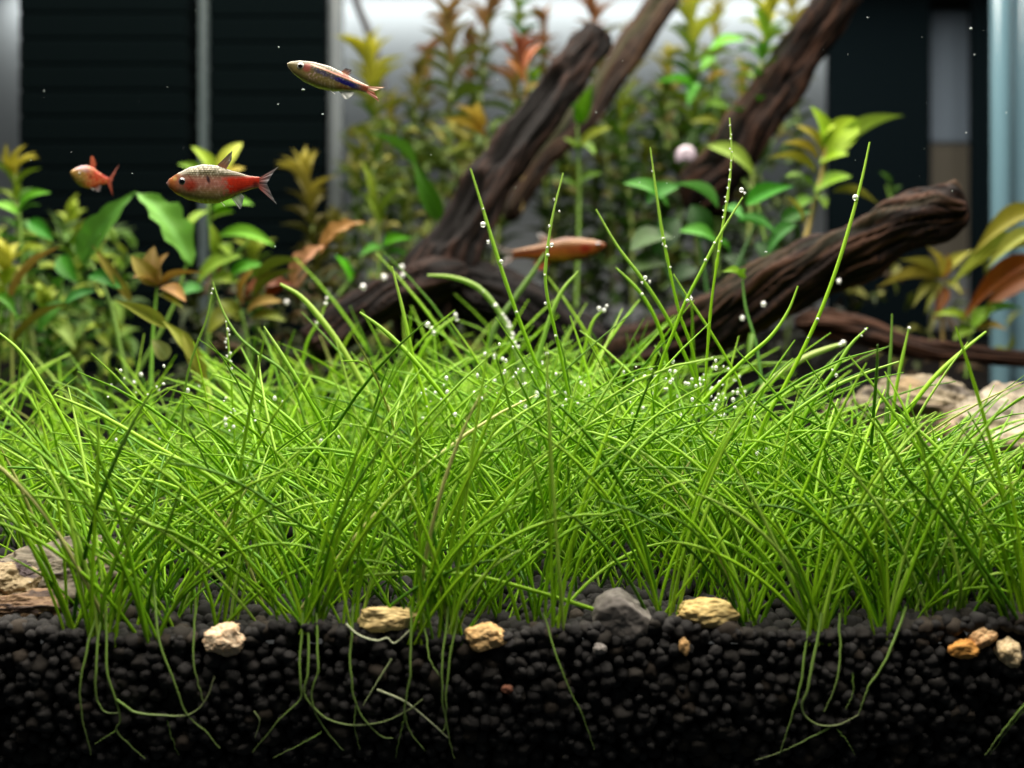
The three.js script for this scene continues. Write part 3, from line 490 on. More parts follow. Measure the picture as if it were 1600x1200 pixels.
stemPlant('dull olive stem plant low before the narrower ribbed box', 0.40, [[540, 620], [535, 480], [528, 360]], 6, 54, 18, ['#445c24', '#5e6e30', '#7e803c'], { from: 0.2 });
plant('pair of large bright green broad leaves meeting in a V under the smallest fish', 'water plant', 0.33, [[[200, 600], [170, 470], [140, 405]], [[205, 600], [270, 480], [292, 410]]], [[128, 412, 208, 300, 40, '#5c9a48', 'wavy', 0.004, -0.004], [300, 415, 213, 298, 50, '#6cac52', 'wavy', 0, 0.003], [140, 430, 190, 450, 26, '#3c8a3a'], [150, 455, 96, 478, 18, '#3a8440']]);
plant('yellow green plant behind the striped fish with hooked top leaves', 'water plant', 0.36, [[[320, 600], [330, 470], [335, 400], [325, 330], [335, 285]], [[330, 470], [350, 420], [390, 375]]],
  [[335, 280, 300, 228, 26, '#9cc040'], [335, 285, 278, 255, 20, '#7aaa38'], [340, 280, 378, 222, 26, '#b0c24e', 'oval', 0, 0.005], [345, 290, 382, 262, 24, '#c0b858'], [330, 330, 395, 318, 30, '#6cb02e'], [328, 330, 290, 365, 24, '#8cb83a'], [330, 345, 365, 330, 26, '#8cb43c'], [340, 370, 428, 382, 28, '#76bc3c'], [335, 400, 330, 350, 20, '#86a83a'], [345, 380, 360, 400, 22, '#8ab038'],
   [310, 445, 378, 398, 34, '#8cb84a'], [355, 440, 410, 412, 30, '#5aac36'], [330, 440, 375, 440, 24, '#9ab65a'], [318, 450, 280, 460, 26, '#3f8c3a']]);
stemPlant('olive brown stem plant between the two ribbed black boxes', 0.39, [[500, 600], [500, 460], [490, 370], [478, 285]], 5, 78, 26, ['#565a2c', '#6c6a38', '#84803e', '#a09c4a'], { kind: 'lance', from: 0.3 });
plant('pinkish tan leaf fan on a thin green stem in the middle of the left plants', 'water plant', 0.315, [[[235, 640], [238, 540], [245, 450]]], [[250, 445, 205, 400, 30, '#b8b070', 'oval'], [250, 445, 240, 385, 40, '#b4a078', 'oval'], [250, 445, 262, 395, 30, '#a8906a', 'oval'], [248, 446, 208, 432, 18, '#d0a090', 'oval'], [250, 450, 290, 470, 28, '#b08a58', 'oval'], [252, 445, 320, 425, 8, '#9c8448', 'lance'], [248, 460, 285, 480, 18, '#8aa048', 'oval']], { stem: '#6a9a30', sr: 3 });
plant('long thin tan blades crossing at the left in front of the dark box', 'water plant', 0.33, [[[20, 620], [18, 500], [20, 470]]], [[15, 475, 95, 382, 14, '#9c8a50', 'strap'], [205, 470, 145, 383, 14, '#94904e', 'strap'], [20, 540, 110, 470, 12, '#7c8038', 'strap'], [10, 470, -10, 520, 14, '#5a8a30', 'strap'], [-8, 462, 30, 500, 20, '#4a8a2a', 'lance']], { stem: '#6f7a34', sr: 2.5 });
plant('arched yellow green leaf bending down into the left grass', 'water plant', 0.30, [[[330, 640], [322, 600], [312, 570]]], [[318, 590, 255, 500, 24, '#9aa84e', 'strap'], [262, 512, 178, 468, 22, '#8c9a48', 'lance'], [318, 600, 285, 520, 20, '#a8b060', 'strap'], [262, 560, 238, 530, 26, '#a8b48a', 'oval']], { stem: '#9ab04a', sr: 6 });
plant('low olive leaves among the reddish litter behind the left grass', 'water plant', 0.345, [[[390, 600], [385, 520], [370, 470]]], [[370, 480, 325, 520, 30, '#7e8a34'], [380, 480, 395, 420, 28, '#8a7234'], [385, 490, 440, 470, 26, '#b09a66'], [390, 500, 445, 500, 26, '#7c9046'], [375, 500, 340, 470, 30, '#6a7a30'], [395, 470, 470, 420, 16, '#6a7a30', 'lance'], [400, 440, 480, 405, 18, '#5c7228', 'lance']]);
plant('tan and pink withered leaf curling up before the hollow driftwood foot', 'leaf', 0.345, [[[462, 450], [470, 440], [480, 425]]], [[458, 452, 510, 380, 40, '#b58a78', 'wavy'], [500, 398, 568, 345, 34, '#a8825a', 'wavy']], { stem: '#8a6a50', sr: 5 });
plant('reddish brown dead leaf lying by the tan withered leaf', 'leaf', 0.35, [[[380, 470], [400, 462], [410, 458]]], [[378, 466, 458, 445, 44, '#6e3c1e', 'wavy'], [415, 480, 455, 440, 30, '#8a4a26', 'wavy']], { stem: '#5a3420', sr: 3 });
plant('single vivid green curled leaf beside the withered leaf', 'leaf', 0.36, [[[530, 460], [545, 440], [550, 425]]], [[548, 440, 525, 398, 18, '#5ac01c', 'strap']], { sr: 3 });
// centre, behind the driftwood
stemPlant('yellow topped stem plant in the middle at the top, behind the slender fish tail', 0.42, [[600, 560], [590, 350], [585, 200], [576, 95]], 7, 84, 22, ['#5c7a30', '#7c8c3a', '#9ca43c', '#b8bc44'], { from: 0.35 });
stemPlant('tall olive stem plant with a brown pink crown at the top edge', 0.43, [[690, 560], [690, 300], [705, 150], [700, 45]], 7, 88, 18, ['#56702c', '#64703a', '#7c7048', '#8c7456'], { from: 0.3 });
stemPlant('reddish crowned stem plant leaning by the top of the hollow driftwood', 0.41, [[760, 520], [780, 350], [800, 200], [812, 90]], 8, 74, 16, ['#54702c', '#6c6a38', '#84604a', '#8c5448'], { from: 0.3 });
plant('salmon pink leaf and lime bud beside the reddish crown', 'water plant', 0.40, [[[815, 330], [820, 200], [822, 110]]], [[820, 112, 846, 68, 20, '#b8786a', 'oval'], [838, 122, 842, 104, 18, '#86c02a', 'oval'], [820, 130, 790, 90, 14, '#9a6a40'], [818, 150, 850, 130, 14, '#8a7a3c']], { stem: '#6a5a30' });
plant('orange yellow leaf cluster in mid water left of the hollow driftwood', 'water plant', 0.40, [[[745, 520], [752, 350], [760, 215]]], [[758, 215, 690, 185, 18, '#a49648', 'lance'], [752, 205, 712, 162, 16, '#b8a65a', 'lance'], [755, 200, 745, 160, 26, '#ac9a48', 'oval'], [758, 212, 728, 200, 20, '#b0903c', 'lance'], [745, 230, 700, 240, 16, '#7a8a38', 'lance'], [752, 250, 790, 235, 16, '#6c8034', 'lance']], { stem: '#66762e' });
plant('long dark green strap leaf arching down toward the hollow driftwood', 'water plant', 0.37, [[[700, 480], [700, 400], [692, 340]]], [[690, 345, 645, 250, 30, '#3c701e', 'lance'], [650, 264, 574, 205, 20, '#4c802c', 'lance']], { sr: 5 });
plant('low bright green leaves at the foot of the stem plants left of the driftwood', 'water plant', 0.37, [[[590, 520], [590, 440], [600, 390]]], [[598, 385, 645, 372, 20, '#5cb02a', 'lance'], [600, 390, 560, 400, 20, '#4a9a28', 'lance'], [600, 400, 640, 400, 16, '#3a7a20', 'lance'], [595, 350, 570, 300, 18, '#7c9a3c', 'lance'], [600, 340, 625, 290, 16, '#6a8a34', 'lance'], [580, 330, 565, 250, 16, '#84a03c', 'strap']]);
stemPlant('slim olive stem plant standing against the grey wall left of centre', 0.45, [[640, 560], [640, 350], [645, 220], [655, 120]], 8, 60, 13, ['#4e662c', '#6a7434', '#86804a'], { from: 0.2 });
stemPlant('bronze stem plant between the olive and the reddish crown', 0.46, [[745, 560], [742, 300], [752, 130], [765, 20]], 9, 66, 14, ['#4e662c', '#6a6a38', '#84684c'], { from: 0.25 });
stemPlant('green stem plant crossing the top edge above the reddish crown', 0.45, [[870, 500], [850, 260], [820, 80], [800, -20]], 7, 60, 14, ['#44702c', '#6a8034', '#5a9430'], { from: 0.3 });
stemPlant('orange tinted stem plant behind the cut end of the hollow driftwood', 0.44, [[960, 480], [950, 260], [935, 120], [925, 25]], 9, 64, 15, ['#4c6c2a', '#70703a', '#88684a', '#946a52'], { from: 0.2 });
for (const [x, top, d, cols, l] of [
  [556, 250, 0.44, 0, 'slim stem plant right beside the glass pipe, half hidden by the slender fish tail'], [612, 175, 0.46, 1, 'slim stem plant between the yellow topped one and the olive one'], [628, 300, 0.43, 0, 'short stem plant over the long dark strap leaf'], [668, 90, 0.47, 2, 'slim bronze stem plant left of the brown pink crown'], [722, 200, 0.45, 1, 'slim stem plant behind the orange yellow leaf cluster'], [735, 70, 0.47, 2, 'far bronze stem plant between the brown pink and the reddish crowns'], [785, 250, 0.45, 0, 'low green stem plant touching the left flank of the hollow driftwood'], [850, 40, 0.47, 2, 'far rust topped stem plant over the hollow driftwood flank'], [880, 110, 0.46, 2, 'far stem plant just left of the cut driftwood end'], [990, 60, 0.47, 1, 'far stem plant crossing the thin tan stick near its top'], [1010, 250, 0.43, 0, 'short stem plant right above the beaded thin blade'], [1045, 90, 0.46, 1, 'far stem plant left of the pale yellow green one'], [1060, 220, 0.44, 0, 'short stem plant close above the snail shell'], [1120, 30, 0.47, 1, 'far stem plant right of the pale yellow green one'], [1135, 190, 0.45, 0, 'dim stem plant in the corner by the dark slanting branch'], [1160, 130, 0.46, 1, 'far stem plant below the vivid green leaves'], [1235, -10, 0.45, 1, 'yellow green stem plant at the top edge over the dark slanting branch'], [900, 280, 0.43, 0, 'low green stem plant under the lime green leaf'], [935, 230, 0.45, 0, 'dim green stem plant between the lime leaf and the slender one']])
  stemPlant(l, d, [[x + gauss() * 20, 560], [x + gauss() * 12, 560 - (560 - top) * 0.5], [x, top]], (560 - top) / 52, 56, 17, [['#3a5a22', '#4e7028', '#7a8c3a'], ['#445e26', '#707a34', '#9a9a48'], ['#4e5e2a', '#6c683a', '#886650']][cols], { from: 0.2, sr: 3, stem: '#4a5c28' });
plant('lime green leaf standing right of the hollow driftwood', 'water plant', 0.385, [[[900, 480], [905, 300], [902, 195]]], [[903, 195, 926, 128, 26, '#72b82c', 'lance'], [903, 195, 890, 155, 20, '#62a82a', 'lance'], [902, 240, 880, 215, 16, '#8cb850', 'oval'], [905, 235, 955, 198, 20, '#9cb04a', 'oval'], [902, 225, 930, 240, 24, '#7cb038', 'oval'], [905, 290, 940, 270, 18, '#5c8a2c'], [903, 300, 870, 280, 18, '#5c8a2c']]);
stemPlant('slender light green stem plant right of the lime leaf', 0.42, [[990, 480], [985, 330], [975, 250], [968, 175]], 7, 56, 16, ['#3f6a24', '#5c8a2c', '#8ea83c'], { from: 0.15 });
stemPlant('pale yellow green stem plant in front of the bright wall at the top', 0.43, [[1090, 420], [1088, 250], [1082, 120], [1078, 20]], 7, 92, 22, ['#4a7a2a', '#7a9a38', '#a8b84a', '#c0c45a'], { from: 0.25 });
plant('vivid green leaves in mid air between the thin stick and the dark slanting branch', 'water plant', 0.415, [[[1120, 430], [1118, 250], [1122, 100]]], [[1108, 80, 1165, 62, 32, '#64b430', 'oval'], [1120, 90, 1095, 110, 20, '#5aa032', 'oval'], [1085, 138, 1025, 128, 20, '#5cb03c', 'lance'], [1090, 130, 1075, 165, 18, '#4e9a3a'], [1100, 165, 1145, 172, 18, '#6a9a3a', 'lance'], [1105, 130, 1140, 112, 18, '#a08a3c', 'lance'], [1165, 62, 1195, 80, 8, '#94944c', 'lance'], [1130, 200, 1080, 190, 18, '#7c8a34']]);
stemPlant('yellow green stem plant against the dark slanting branch at the top', 0.40, [[1170, 380], [1180, 200], [1190, 100], [1205, 20]], 6, 80, 26, ['#4c8a2c', '#7ca83a', '#a8b83c', '#b4bc48'], { from: 0.3, kind: 'oval' });
stemPlant('dim green stem plant low between the wavy blade and the tallest blade', 0.44, [[1030, 460], [1035, 340], [1025, 240], [1040, 150]], 8, 56, 18, ['#2f561e', '#466c26', '#6c8434'], { from: 0.1 });
stemPlant('dark stem plant behind the long orange fish', 0.44, [[860, 500], [868, 380], [872, 300], [880, 240]], 7, 54, 16, ['#2c4c1c', '#40641f', '#5a7a2c'], { from: 0.1 });
{
  const s = mesh('snail_shell', (() => { const g = new THREE.BufferGeometry(), p = [], idx = [], nt = 90, ns = 14; for (let i = 0; i <= nt; i++) { const t = i / nt, a = t * 2.6 * 6.283, R = 0.55 * Math.pow(0.16, 1 - t), r = R * 0.82; for (let j = 0; j < ns; j++) { const b = j / ns * 6.283; p.push(Math.cos(a) * (R + r * Math.cos(b)), Math.sin(a) * (R + r * Math.cos(b)), r * Math.sin(b) + (1 - t) * 0.45); } } for (let i = 0; i < nt; i++) for (let j = 0; j < ns; j++) { const A = i * ns + j, B = i * ns + (j + 1) % ns; idx.push(A, B, A + ns, B, B + ns, A + ns); } g.setAttribute('position', new THREE.Float32BufferAttribute(p, 3)); g.setIndex(idx); g.computeVertexNormals(); return g; })(), new THREE.MeshPhysicalMaterial({ color: 0x8a7e88, roughness: 0.25, clearcoat: 0.6, side: THREE.DoubleSide }), scene);
  s.position.copy(P(1074, 243, 0.40)); s.scale.setScalar(0.0042); tag(s, 'pale pinkish white snail shell above the dark green broad leaves', 'snail shell');
}
plant('dark green broad leaved plant seated where the driftwood pieces meet', 'water plant', 0.345, [[[1110, 500], [1100, 420], [1090, 360]], [[1120, 500], [1150, 420], [1190, 330]], [[1100, 500], [1040, 420], [1030, 330]]],
  [[1045, 325, 975, 285, 42, '#3c8a18', 'oval'], [1010, 318, 1062, 290, 36, '#2f7a1a', 'oval'], [1122, 325, 1052, 285, 24, '#62a860', 'lance'], [1165, 320, 1240, 290, 30, '#4aa23c', 'lance'], [1120, 380, 1062, 360, 34, '#55a63c', 'oval'], [1150, 345, 1215, 365, 26, '#4c9c48', 'lance'], [1245, 352, 1196, 400, 26, '#3f8440', 'lance'], [1130, 325, 1165, 345, 24, '#4a9c44', 'lance'], [1140, 400, 1118, 372, 20, '#4a9a30'],
   [1050, 370, 985, 390, 60, '#41643a', 'oval'], [1040, 410, 980, 425, 40, '#3c5c2c', 'oval'], [1080, 320, 1110, 380, 40, '#1d4a16', 'oval', 0.01], [1060, 340, 1020, 400, 44, '#1d4418', 'oval', 0.012], [1180, 380, 1220, 420, 40, '#1f4c18', 'oval', 0.012], [1130, 400, 1170, 440, 44, '#1a4014', 'oval', 0.012], [1220, 350, 1270, 330, 30, '#2c6420', 'lance', 0.01], [1255, 350, 1228, 305, 10, '#a0a850', 'strap'], [1090, 420, 1050, 440, 40, '#1c4416', 'oval', 0.012]], { stem: '#2f5a20' });
plant('broad lime leaf drooping left of the dark slanting branch foot', 'water plant', 0.37, [[[1200, 400], [1180, 310], [1160, 280]]], [[1105, 228, 1180, 275, 34, '#84a848', 'oval', 0, 0.002]], { sr: 2.5 });
plant('yellow green plant with large ruffled leaves right of the dark slanting branch', 'water plant', 0.365, [[[1240, 460], [1262, 360], [1285, 270], [1290, 225]]],
  [[1285, 235, 1268, 165, 34, '#8cb82c', 'oval'], [1285, 240, 1340, 185, 48, '#a0c838', 'oval', 0, 0.002], [1300, 245, 1412, 178, 26, '#86a848', 'lance', 0.002, 0.004], [1285, 245, 1245, 195, 26, '#a09c48', 'oval'], [1278, 250, 1222, 222, 22, '#b0aa50', 'lance'], [1275, 270, 1200, 245, 20, '#9aa040', 'lance'], [1280, 255, 1325, 240, 36, '#94c030', 'oval'], [1272, 300, 1330, 275, 34, '#84b834', 'oval'], [1270, 290, 1228, 275, 30, '#6c9c2c', 'oval'], [1268, 300, 1290, 325, 30, '#7ca83c', 'oval'], [1275, 310, 1240, 330, 26, '#5c902c'], [1300, 300, 1375, 320, 12, '#8a9244', 'lance'], [1280, 225, 1305, 195, 30, '#a4c440', 'oval']], { sr: 5, stem: '#8a7a3c' });
plant('small green leaf on a thin stem in front of the log', 'water plant', 0.295, [[[1195, 640], [1182, 540], [1165, 480], [1160, 437]]], [[1162, 436, 1128, 424, 24, '#86b83c', 'lance'], [1175, 520, 1168, 560, 10, '#5c8a2c', 'strap'], [1160, 436, 1165, 418, 14, '#74a836', 'lance']], { sr: 2.5, stem: '#5a8a3c' });
plant('small dim green sprig behind the broken log end', 'water plant', 0.40, [[[1400, 360], [1392, 310], [1385, 290]]], [[1390, 300, 1375, 268, 16, '#3f6a24', 'oval'], [1392, 310, 1408, 290, 14, '#3a6024', 'oval']]);
plant('yellowish star shaped plant in the shade right under the log', 'water plant', 0.37, [[[1475, 600], [1472, 500], [1468, 440]]],
  [[1468, 435, 1450, 385, 26, '#b0ac50', 'lance'], [1468, 435, 1405, 405, 18, '#8c9048', 'lance'], [1468, 438, 1370, 448, 22, '#94904a', 'lance'], [1465, 440, 1425, 480, 18, '#8c9454', 'lance'], [1470, 440, 1445, 490, 16, '#84904c', 'lance'], [1472, 440, 1505, 462, 18, '#9ca45c', 'lance'], [1470, 436, 1480, 395, 18, '#a47a30', 'lance'], [1475, 430, 1520, 390, 24, '#a4aa54', 'lance'], [1470, 445, 1460, 500, 22, '#7a4a20', 'lance']], { stem: '#6a5a2c' });
plant('long yellow green and rust leaves reaching in from the right edge', 'water plant', 0.35, [[[1620, 560], [1625, 470], [1620, 380]]],
  [[1625, 380, 1480, 448, 34, '#9cae54', 'lance', 0.004], [1630, 330, 1520, 395, 40, '#8a8a38', 'lance', 0.002], [1625, 405, 1500, 500, 36, '#8e5426', 'lance', 0.008], [1630, 430, 1540, 480, 40, '#7a4a28', 'oval', 0.012], [1620, 360, 1540, 420, 26, '#a8b468', 'lance', -0.004]], { sr: 5, stem: '#7a6a34' });
plant('small bright green leaves over the low branch at the right', 'water plant', 0.36, [[[1510, 590], [1515, 540], [1520, 505]]], [[1518, 510, 1462, 490, 24, '#86a83c', 'oval'], [1518, 512, 1555, 480, 28, '#7cb040', 'oval'], [1525, 515, 1575, 515, 20, '#b09a54', 'lance'], [1520, 512, 1490, 530, 24, '#74983a', 'oval'], [1525, 500, 1600, 480, 18, '#5c9a3c', 'lance'], [1530, 500, 1545, 470, 20, '#98a844', 'oval']]);
// dim undergrowth far back, one mass, its darkest leaves added for shade
{
  const parts = [];
  const add = (x0, x1, y0, y1, n, d0, d1, cols) => { for (let k = 0; k < n; k++) parts.push([rr(x0, x1), rr(y0, y1), rr(d0, d1), cols[Math.floor(rnd() * cols.length)]]); };
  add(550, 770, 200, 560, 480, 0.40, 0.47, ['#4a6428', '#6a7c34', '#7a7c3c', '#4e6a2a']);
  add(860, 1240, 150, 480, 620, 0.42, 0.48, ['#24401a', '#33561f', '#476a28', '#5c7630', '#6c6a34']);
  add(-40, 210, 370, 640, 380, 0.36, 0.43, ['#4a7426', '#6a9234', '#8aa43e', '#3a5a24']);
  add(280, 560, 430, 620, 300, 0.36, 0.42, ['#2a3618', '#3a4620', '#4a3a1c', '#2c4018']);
  add(540, 1340, 440, 620, 520, 0.40, 0.47, ['#0a1407', '#10200a', '#141c0a', '#18120a']);  // near-black leaves added to stand for the shade under the driftwood
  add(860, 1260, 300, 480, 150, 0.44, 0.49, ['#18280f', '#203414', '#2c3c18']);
  add(1330, 1640, 430, 600, 70, 0.38, 0.43, ['#3a4a20', '#5a6a2c', '#4a3a1e', '#6a7034']);
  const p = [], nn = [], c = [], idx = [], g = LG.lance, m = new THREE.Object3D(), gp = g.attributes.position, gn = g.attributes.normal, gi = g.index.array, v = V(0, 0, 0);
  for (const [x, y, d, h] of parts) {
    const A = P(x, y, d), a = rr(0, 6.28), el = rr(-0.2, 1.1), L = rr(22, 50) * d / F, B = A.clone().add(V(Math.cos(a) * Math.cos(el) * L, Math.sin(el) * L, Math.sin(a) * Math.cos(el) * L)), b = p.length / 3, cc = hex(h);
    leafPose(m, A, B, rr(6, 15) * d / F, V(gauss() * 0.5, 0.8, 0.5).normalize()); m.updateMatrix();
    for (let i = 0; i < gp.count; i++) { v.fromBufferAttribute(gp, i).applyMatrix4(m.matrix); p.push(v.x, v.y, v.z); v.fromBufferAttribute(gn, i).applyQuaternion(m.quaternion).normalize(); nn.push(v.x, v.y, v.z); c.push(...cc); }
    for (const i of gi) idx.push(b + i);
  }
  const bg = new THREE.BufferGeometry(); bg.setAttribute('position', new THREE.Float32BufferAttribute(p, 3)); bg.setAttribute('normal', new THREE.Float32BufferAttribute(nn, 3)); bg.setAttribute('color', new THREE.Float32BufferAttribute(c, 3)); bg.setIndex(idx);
  const o = mesh('undergrowth', bg, leafMat('#ffffff'), scene); o.userData.kind = 'stuff'; o.userData.label = 'dim blurred undergrowth behind the driftwood and stem plants, its darkest leaves added for shade'; o.userData.category = 'undergrowth';
}

// ---------------------------------------------------------------- things at the back of the tank
function ribbedBox(label, x0, x1, d) {
  const a = P(x0, 0, d), b = P(x1, 0, d), w = b.x - a.x, t = thing('filter_box', label, 'filter box', V((a.x + b.x) / 2, 0.0, a.z - 0.03), 'ribbed black boxes at the back'), h = 0.36;
  const body = mesh('body', new RoundedBoxGeometry(w * 0.97, h, 0.05, 2, 0.003), M.blackPlastic, t); body.position.y = h / 2;
  const geo = new RoundedBoxGeometry(w, 0.0094, 0.053, 3, 0.0011);
  for (let k = 0; k < 36; k++) { const r = mesh('rib', geo, M.blackPlastic, t); r.position.set(0, 0.012 + k * 0.0095, 0); }
}
ribbedBox('ribbed black box at the back, wider one near the left edge', 22, 288, 0.45);
ribbedBox('ribbed black box at the back, narrower one behind the slender fish', 322, 505, 0.455);
const tubeMat = (c, r = 0.15) => new THREE.MeshPhysicalMaterial({ color: new THREE.Color(c), roughness: r, clearcoat: 0.8, clearcoatRoughness: 0.1 });
function tubeThing(name, label, cat, x, rpx, d, mat, y0 = -0.01, y1 = 0.3) {
  const r = rpx * d / F, p = P(x, 0, d), h = y1 - y0;
  const m = mesh(name, new THREE.CylinderGeometry(r, r, h, 40, 1), mat, scene); m.position.set(p.x, (y0 + y1) / 2, p.z); tag(m, label, cat); return m;
}
{
  const d = 0.475, a = P(276, 0, d), b = P(330, 0, d);
  const m = mesh('glass_strip', new RoundedBoxGeometry(b.x - a.x, 0.34, 0.008, 2, 0.002), new THREE.MeshPhysicalMaterial({ color: new THREE.Color(0.2, 0.27, 0.28), roughness: 0.3, transmission: 0.5, thickness: 0 }), scene);
  m.position.set((a.x + b.x) / 2, 0.16, a.z); tag(m, 'upright grey green glass strip between the two ribbed black boxes', 'glass strip');
}
tubeThing('glass_pipe', 'upright pale glass pipe right of the narrower ribbed box', 'pipe', 522, 14, 0.47, new THREE.MeshPhysicalMaterial({ color: new THREE.Color(0.2, 0.23, 0.24), roughness: 0.2, specularIntensity: 0.4, transmission: 0.6, thickness: 0 }));
{
  const c = [[548, -60], [556, 0], [572, 40], [590, 90], [604, 160]].map((q) => P(q[0], q[1], 0.49));
  const m = new TB().tube(curve(c, 20), () => 0.0016, () => [0.012, 0.012, 0.014], 8).build('cable', M.stem, scene); tag(m, 'thin dark cable dropping at the top beside the glass pipe', 'cable');
}
function board(label, x0, x1, y0, y1, d, mat, name = 'board') {
  const a = P(x0, y1, d), b = P(x1, y0, d), g = new RoundedBoxGeometry(b.x - a.x, b.y - a.y, 0.006, 2, 0.0015);
  const m = mesh(name, g, mat, scene); m.position.set((a.x + b.x) / 2, (a.y + b.y) / 2, a.z); return tag(m, label, 'board');
}
board('wide black board behind the log and the slanting branch', 1292, 1452, -150, 720, 0.52, M.darkBoard);
board('narrow black board between the blue grey panel and the glass pipes', 1516, 1552, -150, 720, 0.52, M.darkBoard);
board('blue grey panel in the gap between the two black boards', 1440, 1530, 18, 226, 0.54, new THREE.MeshStandardMaterial({ color: new THREE.Color(0.07, 0.095, 0.125), roughness: 0.8 }), 'panel');
board('dull beige panel below the blue grey one', 1440, 1530, 226, 420, 0.541, new THREE.MeshStandardMaterial({ color: new THREE.Color(0.045, 0.04, 0.028), roughness: 0.8 }), 'panel');
board('dark olive strip above the blue grey panel', 1440, 1530, -150, 18, 0.541, new THREE.MeshStandardMaterial({ color: new THREE.Color(0.012, 0.014, 0.009), roughness: 0.8 }), 'panel');
tubeThing('glass_pipe', 'wide bluish glass pipe at the right edge, the left one of the pair', 'pipe', 1563, 15, 0.44, tubeMat('#4f6a74'));
tubeThing('glass_pipe', 'bluish glass pipe cut off by the right edge, the right one of the pair', 'pipe', 1600, 19, 0.445, tubeMat('#48606a'));

// ---------------------------------------------------------------- fish
const interp = (arr, x) => { for (let i = 1; i < arr.length; i++) if (x <= arr[i][0]) { const [a, b] = [arr[i - 1], arr[i]], t = (x - a[0]) / (b[0] - a[0]), s = t * t * (3 - 2 * t) * 0.35 + t * 0.65; return a[1] + (b[1] - a[1]) * s; } return arr[arr.length - 1][1]; };
function fishTexture(fn) {
  const w = 512, h = 256, a = new Uint8Array(w * h * 4), c = new THREE.Color();
  for (let j = 0; j < h; j++) for (let i = 0; i < w; i++) { const q = fn(i / w, (j / h - 0.5) * 0.5, i, j); c.setRGB(clamp(q[0] * 0.6), clamp(q[1] * 0.58), clamp(q[2] * 0.58)); c.convertLinearToSRGB(); const k = (j * w + i) * 4; a[k] = c.r * 255; a[k + 1] = c.g * 255; a[k + 2] = c.b * 255; a[k + 3] = 255; }
  const t = new THREE.DataTexture(a, w, h); t.colorSpace = THREE.SRGBColorSpace; t.magFilter = t.minFilter = THREE.LinearFilter; t.needsUpdate = true; return t;
}
const fishBump = (() => { const w = 512, h = 256, a = new Uint8Array(w * h * 4); for (let j = 0; j < h; j++) for (let i = 0; i < w; i++) { const u = i / w, y = (j / h - 0.5) * 0.5, r = Math.round((y + 0.25) / 0.017), sx = u / 0.02 + (r % 2) * 0.5, fx = sx - Math.floor(sx) - 0.5, fy = (y + 0.25) / 0.017 - r, v = clamp(1 - Math.hypot(fx * 1.3, fy * 1.6)) * (u > 0.2 ? 1 : 0.15) * 255, k = (j * w + i) * 4; a[k] = a[k + 1] = a[k + 2] = v; a[k + 3] = 255; } const t = new THREE.DataTexture(a, w, h); t.magFilter = t.minFilter = THREE.LinearFilter; t.needsUpdate = true; return t; })();
function finGeo(outline, rays, c0, c1) {        // thin fin: a strip between a root line and an outer edge, both given as points, with raised rays
  const [A, B] = outline, n = 16, m = 6, p = [], idx = [], col = [];
  const at = (L, t) => { const s = t * (L.length - 1), i = Math.min(L.length - 2, Math.floor(s)), f = s - i; return [L[i][0] + (L[i + 1][0] - L[i][0]) * f, L[i][1] + (L[i + 1][1] - L[i][1]) * f]; };
  for (let i = 0; i <= n; i++) for (let j = 0; j <= m; j++) { const a = at(A, i / n), b = at(B, i / n), f = j / m; p.push(a[0] + (b[0] - a[0]) * f, a[1] + (b[1] - a[1]) * f, 0.004 * Math.sin(i / n * rays * 3.1416) * f + 0.01 * f * f); const k = mixc(c0, c1, Math.pow(f, 0.8)), s = i % 2 ? 0.75 : 1.1; col.push(k[0] * s, k[1] * s, k[2] * s); }
  for (let i = 0; i < n; i++) for (let j = 0; j < m; j++) { const a = i * (m + 1) + j; idx.push(a, a + 1, a + m + 1, a + 1, a + m + 2, a + m + 1); }
  const g = new THREE.BufferGeometry(); g.setAttribute('position', new THREE.Float32BufferAttribute(p, 3)); g.setAttribute('color', new THREE.Float32BufferAttribute(col, 3)); g.setIndex(idx); g.computeVertexNormals(); return g;
}
const finMat = new THREE.MeshPhysicalMaterial({ vertexColors: true, roughness: 0.4, transmission: 0.5, thickness: 0, side: THREE.DoubleSide });
